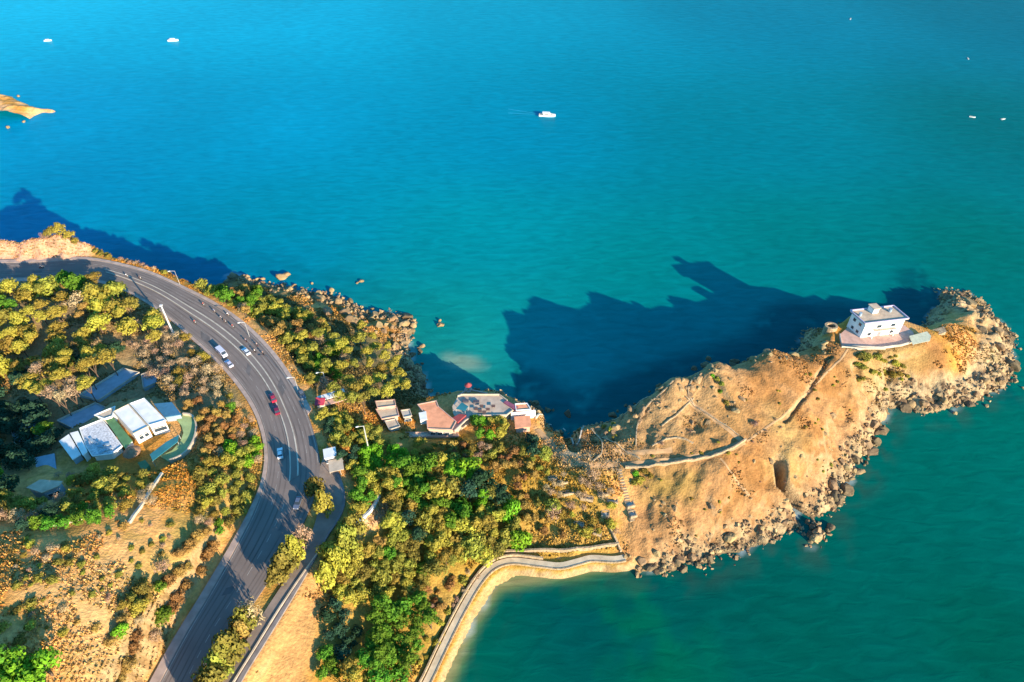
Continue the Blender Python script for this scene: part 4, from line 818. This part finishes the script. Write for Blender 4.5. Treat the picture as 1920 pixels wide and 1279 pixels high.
rs3 = bld('annex', at(975, 785, 12.4), 'pink annex with terracotta roofs at the east end of the restaurant')
roofset(rs3, [(966, 758), (988, 757), (995, 768), (968, 770)], 16.4, 11.5, M_CREAM, M_ORANGE, rim=M_WHITE, rimh=.3)
roofset(rs3, [(964, 781), (994, 779), (996, 800), (966, 803)], 15.4, 11, M_PINK, M_ORANGE)
MB().prism(pp([(944, 754), (950, 751), (972, 763), (966, 768)], 16.6), 12, 16.6).build('mauve_roof', M_PURP, rs3)
MB().wall(pp([(958, 776), (1004, 771)], 15.6), .5, -3.5, .5).build('front_wall', M_WHITE, rs3)
tw = bld('gazebo', at(878, 738, 8.5), 'small round gazebo with dark red cap on a stone pier', 'gazebo')
c = at(879, 744, 8.5); pz = 12.5
MB().tube((c.x, c.y, 4), (c.x, c.y, pz), 1.7, 1.5, 12).build('pier', M_PINK, tw)
MB().tube((c.x, c.y, pz), (c.x, c.y, pz + 2.4), .35, .3, 8).build('column', M_CREAM, tw); MB().tube((c.x, c.y, pz + 2.3), (c.x, c.y, pz + 3.4), 1.4, .12, 14).build('roof', M_REDROOF, tw)
mb = MB(); mb.wall([at(858, 744, 12), Vector((c.x, c.y, 12))], .5, -5, .8); mb.wall([Vector((c.x, c.y, 12)), at(914, 740, 12)], .5, -5, .8); mb.build('link_wall', M_PINK, tw)
lb = bld('arcade', at(780, 820, 11), 'long low pink arcade building below the orange restaurant roof')
roofset(lb, [(718, 812), (858, 811), (860, 818), (716, 821)], 13.2, 8.0, M_PINK, M_CREAM, rim=M_PINK, rimh=.35)
W_ = pp([(718, 820), (858, 817)], 13); wins(lb, W_[0], W_[1], 9.6, (.1, .22, .34, .46, .58, .7, .82, .92), 1.5, 2, out=SO, frame=M_PINK, name='window')
for nm, lab, P_, zt, zb, wm, rm_ in (
 ('shop', 'small building with bright white flat roof beside the tall yellow trees', [(704, 753), (740, 750), (742, 761), (708, 765)], 16.5, 12, M_PINK, M_CREAM),
 ('shop', 'low tan building in front of the small white-roofed building', [(705, 768), (744, 764), (748, 780), (716, 786)], 15.4, 12, M_PINK, M_CREAM),
 ('shop', 'little cream cube building between the arcade and the cove', [(752, 770), (768, 768), (772, 780), (757, 783)], 15.4, 12, M_CREAM, M_CONCL),
 ('shop', 'narrow tan building behind the west end of the arcade', [(722, 790), (742, 786), (750, 800), (730, 806)], 14.6, 10, M_CONCL, M_CREAM)):
    e = bld(nm, at(*P_[0], zb), lab); roofset(e, P_, zt, zb - 1, wm, rm_, rim=wm, rimh=.3)
    w0, w1 = pp([P_[3], P_[2]], zt); wins(e, w0, w1, zt - 2.3, (.3, .7), 1.1, 1.1, out=SO)
pv = bld('market_shed', at(620, 755, 18.5), 'open shed with long white ridge and reddish stalls beside the road', 'shed')
zg = 18.5; R0 = pp([(596, 748), (646, 733)], zg + 3.6); R1 = pp([(594, 756), (650, 741)], zg + 2.9)
d_ = (R0[1] - R0[0]).normalized(); nn = Vector((d_.y, -d_.x, 0)) * 1.3
MB().prism([R0[0] - nn, R0[1] - nn, R0[1] + nn, R0[0] + nn], zg + 3.3, zg + 3.6).build('roof', M_WHITE, pv)
nn2 = nn * 2.1; MB().prism([R0[0] + nn * 1.02, R0[1] + nn * 1.02, R0[1] + nn2 * 1.3, R0[0] + nn2 * 1.3], [zg + 2.6] * 4, [zg + 2.9] * 4).build('lower_roof', M_PINK, pv)
for t_ in (0, .33, .66, 1):
    q = R0[0].lerp(R0[1], t_) + nn * .8; MB().tube((q.x, q.y, hz(q.x, q.y) - .3), (q.x, q.y, zg + 2.7), .12, .12, 6).build('post', M_PURP, pv)
e = empty('stall', hit(602, 762)); prop(e, 'small crimson market stall at the road end of the open shed', 'stall'); MB().box(0, 0, 1.0, 2.4, 2.2, 2.0, .4).build('counter', M_CONCL, e); MB().prism([(-1.6, -1.5), (1.6, -1.5), (1.6, 1.5), (-1.6, 1.5)], [2.0] * 4, [2.2, 2.2, 2.9, 2.9]).build('awning', mat('crimson_cloth', (.45, .05, .08), .8, .15), e)
kz = bld('kiosk', hit(622, 862), 'white roadside kiosk with cream side canopy between road and trees', 'kiosk'); e = kz
MB().box(0, 0, 1.7, 3.4, 3.4, 3.4, .3).build('wall', M_WHITE, e); MB().box(0, 0, 3.5, 4.0, 4.0, .25, .3).build('roof', M_WHITE, e); MB().box(2.6, -4.2, 2.6, 4.5, 4.8, .2, .3).build('canopy', M_CREAM, e)
for x, y in ((1, -2.5), (4.4, -2.2), (.8, -6), (4.2, -6)): MB().tube((x, y, -.5), (x, y, 2.5), .08, .08, 6).build('post', M_METAL, e)
MB().box(-.5, -1.72, 1.9, 1.8, .1, 1.0, .3).build('window', M_GLASS, e)
LOCAL = {'kiosk', 'market_stall'}
# --- villa
vi = bld('villa', at(250, 810, 26.8), 'white villa with two flat roofs and a green strip roof on the hill', 'villa')
roofset(vi, [(270.6, 748), (244.5, 757.6), (280.5, 798), (311, 789)], 32.2, 26, M_WHITE, M_WHITE, rim=M_WHITE)
roofset(vi, [(241.5, 759), (213, 773), (250, 814), (278, 800)], 32.0, 26, M_WHITE, M_WHITE, rim=M_CREAM)
w0, w1 = pp([(253, 815), (278, 802)], 31.8); wins(vi, w0, w1, 28.8, (.3, .7), 1.2, 1.3, out=SO); w0, w1 = pp([(282, 799), (309, 791)], 32); wins(vi, w0, w1, 28.8, (.25, .55, .82), 1.3, 1.4, out=SO)
roofset(vi, [(197, 787), (213, 783), (248, 826), (234, 840)], 29.8, 26, M_WHITE, M_GREENPL)
roofset(vi, [(178, 779), (216, 763), (211, 781), (196, 786)], 30.8, 26, M_WHITE, M_CREAM, rim=M_WHITE)
roofset(vi, [(150, 804), (192, 787), (229, 837), (209, 852), (174, 856), (162, 838)], 29.4, 25.5, M_WHITE, mat('speckled_tiles', (.55, .54, .54), .8, .4, 1.6), rim=M_WHITE)
roofset(vi, [(131, 812), (146, 808), (164, 846), (155, 854)], 30.4, 25.5, M_WHITE, M_WHITE)
roofset(vi, [(110, 827), (129, 814), (152, 852), (136, 862)], 29.6, 24, M_BLUEG, M_WHITE)  # walls coloured as the shaded side of the white villa
for i, (x, y) in enumerate(((172, 826), (180, 831), (190, 838), (200, 835), (205, 843), (192, 848))):
    e = empty('sun_bed', at(x, y, 29.42)); e.rotation_euler = (0, 0, .8 + i * .35); prop(e, f"grey-blue sun bed, {ordn(i, 6)} on the tiled villa deck", 'sun bed', 'sun beds on the villa deck')
    MB().box(0, 0, .38, .8, 2.0, .12).build('mattress', M_BLUEG, e); MB().box(0, 0, .2, .7, 1.8, .16).build('frame', M_METAL, e)
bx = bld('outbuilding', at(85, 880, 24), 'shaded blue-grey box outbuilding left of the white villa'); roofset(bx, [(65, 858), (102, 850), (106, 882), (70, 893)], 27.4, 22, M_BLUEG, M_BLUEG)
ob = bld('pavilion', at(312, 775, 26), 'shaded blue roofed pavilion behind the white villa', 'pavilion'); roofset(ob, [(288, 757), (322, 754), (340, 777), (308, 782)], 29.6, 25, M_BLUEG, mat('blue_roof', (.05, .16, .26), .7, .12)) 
tp = bld('canopy', at(305, 845, 27), 'teal rectangular canopy over the villa garden terrace', 'canopy'); CP = pp([(281, 852), (311, 829), (335, 815), (333, 828), (286, 864)], 29.4); MB().prism(CP, 29.2, 29.4).build('canopy_sheet', M_TEAL, tp)
for q in (CP[0], CP[2], CP[3], CP[4]): MB().tube((q.x, q.y, 26), (q.x, q.y, 29.2), .09, .09, 6).build('post', M_METAL, tp)
gt = bld('garden_terrace', at(345, 825, 26.8), 'curved light green garden terrace wrapping the villa end', 'terrace')
arc = [(344, 778), (362, 782), (369, 800), (366, 822), (356, 842), (340, 857), (318, 866)]; inn = [(300, 855), (322, 845), (338, 828), (344, 812), (340, 798), (330, 785)]
MB().prism(pp(arc + inn, 27.4), 25.6, 27.4).build('floor', M_GREENLT, gt); MB().wall(catmull(pp(arc, 27.4), 4), .5, -2.5, 1.0).build('parapet', M_CREAM, gt)
um = empty('thatched_parasol', hit(252, 856)); prop(um, 'round brown thatched parasol in front of the villa', 'parasol')
MB().tube((0, 0, 0), (0, 0, 2.4), .12, .1, 6).build('pole', M_TRUNK, um); MB().tube((0, 0, 2.1), (0, 0, 3.9), 2.7, .15, 14).build('thatch', mat('thatch', (.30, .17, .10), .95, .3, 2), um)
MB().prism(pp([(258, 868), (272, 862), (280, 872), (268, 884)], 28.3), 26.5, 28.3).build('garden_bed', M_GREENPL, gt)
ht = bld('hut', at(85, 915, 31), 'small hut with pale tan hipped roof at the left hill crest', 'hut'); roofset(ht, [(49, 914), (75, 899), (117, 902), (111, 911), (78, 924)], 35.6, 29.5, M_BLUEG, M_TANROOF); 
w0, w1 = pp([(80, 924), (111, 912)], 35.4); wins(ht, w0, w1, 32.8, (.3, .7), 1.1, 1.2, out=SO)
# shaded yards and steps
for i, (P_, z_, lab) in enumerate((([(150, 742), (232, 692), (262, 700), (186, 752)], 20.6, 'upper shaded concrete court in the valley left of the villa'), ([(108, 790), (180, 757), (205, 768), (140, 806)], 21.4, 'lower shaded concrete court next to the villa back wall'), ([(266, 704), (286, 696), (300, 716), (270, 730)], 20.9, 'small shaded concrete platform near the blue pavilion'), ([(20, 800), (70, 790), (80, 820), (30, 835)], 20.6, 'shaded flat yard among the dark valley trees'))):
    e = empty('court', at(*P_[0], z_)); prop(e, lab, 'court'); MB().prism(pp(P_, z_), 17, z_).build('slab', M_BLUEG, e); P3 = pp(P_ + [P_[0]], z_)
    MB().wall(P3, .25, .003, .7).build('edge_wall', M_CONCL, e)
def gwall(pts, wd, ht_, m, lab, n=6, name='stone_wall', up_=0):
    P = catmull([hit(*p) for p in pts], n); P = [ground(p.x, p.y) for p in P]; o = MB().wall(P, wd, -.8, ht_).build(name, m); prop(o, lab, 'wall', kind='thing'); return o
gwall([(243, 982), (275, 935), (305, 890)], .7, .9, M_CONCL, 'straight pale wall running down the orange hill from the villa'); gwall([(100, 988), (140, 978), (182, 968)], .6, .7, M_CONCL, 'short pale wall across the crest of the orange hill')
gwall([(602, 1032), (560, 1090), (520, 1150), (480, 1215), (440, 1279), (410, 1330)], .45, .8, M_CREAM, 'long straight pale parapet between narrow lane and dry slope')
gwall([(1172, 878), (1240, 873), (1310, 862), (1362, 847), (1398, 826)], .45, 1.1, M_STONE, 'long curved stone wall along the headland track')
RW = [([(1112, 866), (1128, 850), (1126, 825), (1108, 806)], 'curved ruined wall nearest the cliff notch'), ([(1128, 822), (1165, 842), (1200, 862)], 'ruined wall slanting down to the headland track'), ([(1285, 745), (1330, 780), (1385, 818)], 'pale ruined wall descending from the ridge to the track end'),
      ([(1262, 715), (1215, 760), (1195, 800), (1192, 838)], 'long ruined wall dropping from the ridge crest'), ([(1300, 748), (1265, 782), (1240, 800)], 'ruined wall inside the upper terrace'), ([(1222, 838), (1262, 822), (1300, 832)], 'ruined wall inside the lower terrace'), ([(1150, 790), (1180, 770), (1215, 745)], 'ruined wall along the northern cliff edge'),
      ([(1230, 728), (1270, 702), (1320, 684)], 'ruined wall along the ridge crest'), ([(1380, 668), (1440, 660), (1500, 655)], 'low ruined wall along the eastern ridge crest'), ([(1310, 700), (1290, 730), (1300, 760)], 'short ruined wall across the upper ridge')]
for P_, lab in RW: gwall(P_, .4, .5, M_STONE, lab)
gwall([(1004, 786), (1030, 797), (1060, 808), (1075, 836)], .5, 1.0, M_CONCL, 'cliff-top parapet east of the restaurant annex')
gwall([(1094, 800), (1088, 820), (1080, 836)], .4, .9, M_CONCL, 'short wall on the east side of the cliff notch')
gwall([(945, 1036), (1010, 1034), (1080, 1032), (1160, 1022)], .6, 1.4, M_STONE, 'long stone terrace wall above the bay promenade'); 
gwall([(1140, 985), (1152, 1010), (1164, 1036)], .6, 1.2, M_STONE, 'stone wall dropping to the end of the promenade')
gwall([(656, 1000), (690, 965), (712, 930)], .8, 1.0, M_WHITE, 'whitish wall beside the bright trees behind the lane end')
# stairs down the neck
stp = empty('stairway', hit(1170, 900)); prop(stp, 'pale stone stairway descending beside the ruined plots of the neck', 'stairway')
A = [hit(x, y) for x, y in ((1160, 880), (1166, 905), (1174, 930), (1180, 955), (1186, 975))]; A = catmull(A, 5)
for i, p in enumerate(A):
    z_ = hz(p.x, p.y); MB().box(0, 0, 0, 1.8, .9, .6, .15).build('step', M_STONE, stp, loc=(p.x - stp.location.x, p.y - stp.location.y, z_ - .2 - stp.location.z))
PLOT = [((1130, 925), 3.0, 2.2), ((1148, 940), 3.4, 2.0), ((1180, 945), 2.6, 3.0), ((1100, 935), 4.0, 1.6), ((1065, 925), 3.6, 1.4), ((1085, 985), 3.0, 1.6), ((1135, 965), 2.4, 2.4), ((1055, 905), 3.2, 1.4), ((1036, 898), 2.8, 1.2), ((1186, 965), 2.2, 2.2), ((1120, 1000), 2.6, 1.5)]
its = []
for (x, y), a_, b_ in PLOT:
    g = hit(x, y); e = empty('ruin', g, random.uniform(-.3, .3)); mb = MB(); mb.box(0, -b_ / 2, .3, a_, .4, 1.2); mb.box(-a_ / 2, 0, .1, .35, b_, .8); mb.box(a_ / 2, 0, .05, .35, b_, .7); mb.box(0, b_ / 2, .1, a_, .35, .85); mb.build('wall', M_STONE, e); MB().box(0, 0, -.1, a_ - .4, b_ - .4, .5).build('floor', M_CONCL, e); its.append((e, x, y, 'roofless pale stone'))
label_like(its, 'beside the stairway', 'ruin', 'ruin', 'ruined plots beside the stairway')

# ------------------------------------------------------------------ pillars and lamp posts
def lamp(px, py, hgt, lab, r=.12, head=True, m=M_METAL, name='lamp_post'):
    g = hit(px, py); e = empty(name, g); prop(e, lab, name.replace('_', ' ')); MB().tube((0, 0, -.4), (0, 0, hgt), r, r * .6, 8).build('pole' if head else 'shaft', m, e)
    if head: MB().tube((0, 0, hgt - .1), (-1.6, -.6, hgt + .35), .07, .06, 6).build('arm', m, e); MB().box(-1.9, -.7, hgt + .35, .9, .35, .18, .35).build('lamp_head', M_WHITE, e)
    else: MB().box(0, 0, -.1, r * 4, r * 4, .8).build('base', m, e); MB().box(0, 0, hgt + .2, r * 2.2, r * 2.2, .5).build('capital', m, e)
    return e
lamp(325, 626, 14.0, 'tall white tapering pillar on the inner edge of the road', .42, False, mat('grey_white_stone', (.55, .52, .50), .8, .1), 'pillar')
lamp(613, 727, 8.0, 'pale lamp post among the trees on the seaward slope', .2); lamp(693, 851, 14.0, 'tall pale lamp post in the shade left of the arcade', .28)
lamp(468, 632, 7.5, 'thin lamp post on the sea side pavement in the bend', .1); lamp(338, 535, 7.5, 'thin lamp post on the far sea side pavement', .1); lamp(560, 735, 7.5, 'thin lamp post on the pavement above the open shed', .1)
# ------------------------------------------------------------------ vehicles
def tang(px, py, z=ROADZ):
    p = at(px, py, z); Mi = [(a + b_) / 2 for a, b_ in zip(RL, RR)]; i = min(range(len(Mi)), key=lambda k: (Mi[k] - p).length); d = Mi[min(i + 1, len(Mi) - 1)] - Mi[max(i - 1, 0)]; return math.atan2(d.y, d.x)
GL = mat('car_glass', (.03, .04, .05), .15, .05, 1, 0, .6); TY = M_DARK
def paint(name, c): return mat(name, c, .35, .04, .5, 0, .5)
def car_proto():
    root = empty('car'); L_, W2 = 4.4, .9
    def prof(pts, w0, w1=None):
        mb = MB(); n = len(pts); w1 = w1 or [w0] * n; v = [(x, -w1[i], z) for i, (x, z) in enumerate(pts)] + [(x, w1[i], z) for i, (x, z) in enumerate(pts)]
        mb.add(v, [tuple(range(n)), tuple(range(n, 2 * n))[::-1]] + [(i, i + n, (i + 1) % n + n, (i + 1) % n) for i in range(n)]); return mb
    prof([(-2.2, .3), (-2.2, .85), (-1.9, .98), (.9, .98), (2.1, .82), (2.22, .6), (2.2, .3)], .9, [.82, .86, .88, .9, .84, .8, .8]).build('body', paint('paint_white', (.75, .75, .75)), root)
    prof([(-1.75, .97), (-1.35, 1.42), (.25, 1.42), (.95, .97)], .8, [.82, .66, .66, .82]).build('cabin', GL, root)
    prof([(-1.3, 1.421), (-1.25, 1.46), (.15, 1.46), (.22, 1.421)], .62).build('roof', paint('paint_white', (1, 1, 1)), root)
    for x in (-1.4, 1.4):
        for y in (-.82, .82):
            w_ = MB().tube((x, y - .1, .32), (x, y + .1, .32), .32, .32, 12).build('wheel', TY, root); MB().tube((x, y - .105 if y < 0 else y + .1, .32), (x, y - .1 if y < 0 else y + .105, .32), .18, .18, 8).build('rim', M_METAL, w_)
    for y in (-.62, .62): MB().box(2.2, y, .66, .08, .32, .14).build('headlight', M_WHITE, root)
    for y in (-.65, .65): MB().box(-2.19, y, .74, .06, .28, .14).build('tail_light', M_REDROOF, root)
    return root
proto = car_proto(); firstc = True
CARS = [(512, 748, 'paint_crimson', (.45, .02, .05), 'crimson car ahead of the other dark red car on the inner carriageway'), (519, 771, 'paint_dark_red', (.22, .015, .04), 'dark red car following the crimson car'), (526, 852, 'paint_white', (.75, .75, .75), 'white car approaching the large tree shadow on the road'),
        (462, 661, 'paint_silver_white', (.7, .7, .72), 'white car beside the median in the bend'), (430, 684, 'paint_lilac', (.55, .52, .62), 'pale lilac car parked at the inner kerb, nearer of two'), (559, 945, 'paint_navy', (.10, .13, .2), 'dark blue car in the tree shade on the lower road'), (567, 742, 'paint_slate', (.13, .14, .16), 'slate grey car at the sea side kerb near the open shed')]
for px, py, pn, pc, lab in CARS:
    c = proto if firstc else copy_tree(proto); firstc = False; g = at(px, py, ROADZ + .01); c.location = g; c.rotation_euler = (0, 0, tang(px, py) + (math.pi if px < 530 else 0)); prop(c, lab, 'car', 'cars on the coastal road')
    for ch in c.children:
        if ch.name.split('.')[0] in ('body', 'roof'): ch.data = ch.data.copy(); ch.data.materials[0] = paint(pn, pc)
def van(px, py, col_, lab):
    root = empty('van', at(px, py, ROADZ + .01), tang(px, py)); prop(root, lab, 'van')
    MB().add([(x, y, z) for y in (-.95, .95) for x, z in ((-2.7, .4), (-2.7, 2.3), (1.5, 2.3), (2.3, 1.3), (2.8, 1.15), (2.8, .4))], [(0, 1, 2, 3, 4, 5), (11, 10, 9, 8, 7, 6)] + [(i, i + 6, (i + 1) % 6 + 6, (i + 1) % 6) for i in range(6)]).build('body', col_, root)
    MB().add([(1.56, -.85, 2.23), (1.56, .85, 2.23), (2.27, .85, 1.37), (2.27, -.85, 1.37)], [(0, 1, 2, 3)]).build('windscreen', GL, root, loc=(.03, 0, .03))
    for y in (-.96, .96): MB().box(0.2, y, 1.75, 3.6, .02, .55).build('side_window', GL, root)
    for x in (-1.8, 1.9):
        for y in (-.86, .86): MB().tube((x, y - .12, .38), (x, y + .12, .38), .38, .38, 12).build('wheel', TY, root)
van(417, 664, paint('paint_pale_violet', (.6, .58, .68)), 'pale violet van parked at the shaded inner kerb of the bend')
# riders
def skinfig(pts, edges, name, m, sub=1):
    me = bpy.data.meshes.new(name + '_base'); me.from_pydata([p[:3] for p in pts], edges, []); o = bpy.data.objects.new(name, me); C.objects.link(o)
    sk = o.modifiers.new('s', 'SKIN'); layer = me.skin_vertices[0].data
    for i, p in enumerate(pts): layer[i].radius = (p[3], p[4] if len(p) > 4 else p[3])
    layer[0].use_root = True
    if sub: ss = o.modifiers.new('u', 'SUBSURF'); ss.levels = sub
    dg = bpy.context.evaluated_depsgraph_get(); out = bpy.data.meshes.new_from_object(o.evaluated_get(dg)); out.name = name
    bpy.data.objects.remove(o); out.materials.clear(); out.materials.append(m); out.polygons.foreach_set('use_smooth', [True] * len(out.polygons))
    r = bpy.data.objects.new(name, out); C.objects.link(r); return r
def rider():
    # seated, facing +X, hips at origin height .8
    P = [(0, 0, .82, .15), (.04, 0, 1.05, .14, .17), (.08, 0, 1.3, .13, .19), (.1, 0, 1.42, .06), (.12, 0, 1.52, .06), (.14, 0, 1.63, .1, .09), (.14, 0, 1.72, .08),
         (.08, .2, 1.35, .06), (.3, .27, 1.12, .05), (.55, .3, 1.05, .035), (.08, -.2, 1.35, .06), (.3, -.27, 1.12, .05), (.55, -.3, 1.05, .035),
         (.02, .12, .8, .1), (.42, .18, .78, .08), (.35, .2, .38, .055), (.35, .2, .32, .045), (.5, .2, .3, .04), (.02, -.12, .8, .1), (.42, -.18, .78, .08), (.35, -.2, .38, .055), (.35, -.2, .32, .045), (.5, -.2, .3, .04)]
    E_ = [(0, 1), (1, 2), (2, 3), (3, 4), (4, 5), (5, 6), (2, 7), (7, 8), (8, 9), (2, 10), (10, 11), (11, 12), (0, 13), (13, 14), (14, 15), (15, 16), (16, 17), (0, 18), (18, 19), (19, 20), (20, 21), (21, 22)]
    b_ = skinfig(P, E_, 'person', M_SKIN)
    Q = [(0, 0, .84, .17), (.04, 0, 1.05, .16, .19), (.08, 0, 1.3, .15, .21), (.08, .2, 1.35, .075), (.28, .26, 1.13, .06), (.08, -.2, 1.35, .075), (.28, -.26, 1.13, .06)]
    s = skinfig(Q, [(0, 1), (1, 2), (2, 3), (3, 4), (2, 5), (5, 6)], 'shirt', mat('shirt_cloth', (.3, .3, .34), .9)); s.parent = b_
    Q = [(0, 0, .8, .17), (.02, .12, .8, .12), (.42, .18, .78, .095), (.35, .2, .42, .07), (.02, -.12, .8, .12), (.42, -.18, .78, .095), (.35, -.2, .42, .07)]
    t_ = skinfig(Q, [(0, 1), (1, 2), (2, 3), (0, 4), (4, 5), (5, 6)], 'trousers', mat('trouser_cloth', (.04, .045, .07), .9)); t_.parent = b_
    hm = skinfig([(.12, 0, 1.66, .13, .12), (.13, 0, 1.72, .13, .12)], [(0, 1)], 'helmet', mat('helmet_shell', (.08, .08, .1), .4, .05), 2); hm.parent = b_
    return b_
def bike():
    r = empty('motorbike'); 
    for x in (-.62, .68): MB().tube((x, -.06, .3), (x, .06, .3), .3, .3, 14).build('wheel', TY, r)
    MB().prism([(-.7, -.14), (.1, -.16), (.1, .16), (-.7, .14)], .45, .72).build('seat', M_DARK, r); MB().box(-.3, 0, .48, .8, .24, .3).build('body', paint('paint_dark_red', (.22, .015, .04)), r)
    MB().prism([(.1, -.15), (.55, -.15), (.55, .15), (.1, .15)], .28, .4).build('footboard', M_DARK, r); MB().tube((.68, 0, .35), (.48, 0, 1.02), .09, .07, 8).build('fork', M_METAL, r); MB().tube((.5, -.34, 1.03), (.5, .34, 1.03), .03, .03, 6).build('handlebar', M_METAL, r)
    return r
rp, bpz = rider(), bike(); SH = [('grey', (.3, .3, .34)), ('white', (.7, .7, .7)), ('dark', (.05, .05, .06)), ('red', (.4, .05, .05)), ('blue', (.08, .14, .3))]
RIDE = [(78, 503), (238, 519), (263, 523), (382, 573), (402, 585), (415, 598), (428, 592), (422, 604), (437, 614), (461, 640), (482, 648), (478, 660), (493, 664), (366, 606)]
NEAR = ['alone on the far left stretch', 'in front of the tip of the pillar shadow', 'just right of the pillar shadow', 'leading the bunch on the bend', 'second of the bunch on the bend', 'inner rider of the bend pair', 'outer rider of the bend pair', 'behind the bend pair', 'last of the bunch on the bend', 'just ahead of the white car', 'nearest the outer kerb below the bunch', 'alongside the white car', 'trailing near the seaward pavement', 'at the shaded inner edge of the bend']
for i, ((px, py), nr) in enumerate(zip(RIDE, NEAR)):
    b_ = bpz if i == 0 else copy_tree(bpz); g = at(px, py, ROADZ + .01); rz = tang(px, py) + (0 if py < 640 else math.pi) + random.uniform(-.1, .1)
    b_.location = g; b_.rotation_euler = (0, 0, rz); prop(b_, f"small dark motorbike {nr}", 'motorbike', 'motorbikes on the coastal road')
    p = rp if i == 0 else copy_tree(rp); p.location = g + Vector((-math.cos(rz) * .25, -math.sin(rz) * .25, -.02)); p.rotation_euler = (0, 0, rz); cn, cc = SH[i % 5]
    for ch in p.children:
        if ch.name.startswith('shirt'): ch.data = ch.data.copy(); ch.data.materials[0] = mat('shirt_' + cn, cc, .9, .05)
    prop(p, f"person in {cn} shirt riding the motorbike {nr}", 'person', 'people riding motorbikes')

# ------------------------------------------------------------------ boats
M_HULL = mat('boat_hull', (.78, .80, .80), .35, .04, .5, 0, .5); M_FOAM = mat('foam', (.65, .75, .78), .8, .2, 1)
def boat(px, py, L_, rz, lab, cabin=True):
    e = empty('boat', at(px, py, 0), rz); prop(e, lab, 'boat'); mb = MB(); n = 9; secs = []
    for i in range(n):
        t_ = i / (n - 1); x = (t_ - .5) * L_; w_ = L_ * .15 * (1 - max(0, (t_ - .45) / .55) ** 2.2) + .02; zt = .11 * L_ + .05 * L_ * t_ ** 2
        secs += [(x, -w_, zt), (x, -w_ * .75, .0), (x, 0, -.06 * L_), (x, w_ * .75, .0), (x, w_, zt)]
    f = [(i * 5 + k, i * 5 + k + 1, (i + 1) * 5 + k + 1, (i + 1) * 5 + k) for i in range(n - 1) for k in range(4)] + [(0, 1, 2, 3, 4)]
    mb.add(secs, f).build('hull', M_HULL, e, smooth=False)
    dkv = []
    for i in range(n): dkv += [(secs[i * 5][0], secs[i * 5][1] * .94, secs[i * 5][2] * .85), (secs[i * 5][0], -secs[i * 5][1] * .94, secs[i * 5][2] * .85)]
    MB().add(dkv, [(2 * i, 2 * i + 2, 2 * i + 3, 2 * i + 1) for i in range(n - 1)]).build('deck', M_CREAM, e)
    if cabin:
        c_ = MB().prism([(-.25 * L_, -.1 * L_), (.12 * L_, -.1 * L_), (.2 * L_, 0), (.12 * L_, .1 * L_), (-.25 * L_, .1 * L_)], .09 * L_, .22 * L_).build('cabin', M_WHITE, e); MB().prism([(-.3 * L_, -.12 * L_), (.14 * L_, -.12 * L_), (.14 * L_, .12 * L_), (-.3 * L_, .12 * L_)], .222 * L_, .24 * L_).build('roof', M_WHITE, e)
        for y in (-1, 1): MB().box(-.05 * L_, y * .101 * L_, .165 * L_, .26 * L_, .02, .05 * L_).build('window', M_GLASS, c_)
    return e
boat(1026, 218, 11.0, R(-8), 'largest white motorboat with cabin, alone in the open sea'); boat(325, 77, 8.5, R(4), 'white motorboat far out above the road bend side'); boat(90, 77, 6.0, R(10), 'small white boat far out, leftmost of the boats')
boat(1595, 36, 3.6, R(60), 'tiny pale boat, farthest out on the right side', False); boat(1881, 224, 3.4, R(15), 'tiny pale boat nearest the right edge of the sea', False); boat(1823, 220, 3.8, R(-20), 'tiny pale boat left of its neighbour near the right edge', False); boat(1815, 110, 3, R(80), 'tiny pale boat above the pair on the right', False)
mb = MB(); a0 = at(1008, 214, .02); 
for s in (-1, 1):
    A = []; B = []
    for k in range(9): t_ = k / 8; A.append(a0 + Vector((-t_ * 20, s * (.3 + t_ * 2.4) + t_ * 5, 0))); B.append(a0 + Vector((-t_ * 20, s * (.9 + t_ * 3.0 - t_ * .2) + t_ * 5, 0)))
    mb.strip(A, B)
prop(mb.build('wake', mat('wake_water', (.02, .30, .44), .6, .3, .3)), kind='structure', label='faint wake of water behind the largest motorboat')

# parts above were laid out in world coordinates: set them relative to their thing's base
for nm in ('house', 'canopy', 'round_tower', 'restaurant', 'restaurant_terrace', 'annex', 'gazebo', 'arcade', 'shop', 'market_shed', 'villa', 'outbuilding', 'pavilion', 'garden_terrace', 'hut', 'court'):
    for o in list(C.objects):
        if o.parent is None and o.type == 'EMPTY' and o.name.split('.')[0] == nm:
            for ch in o.children: ch.location = Vector(ch.location) - Vector(o.location)
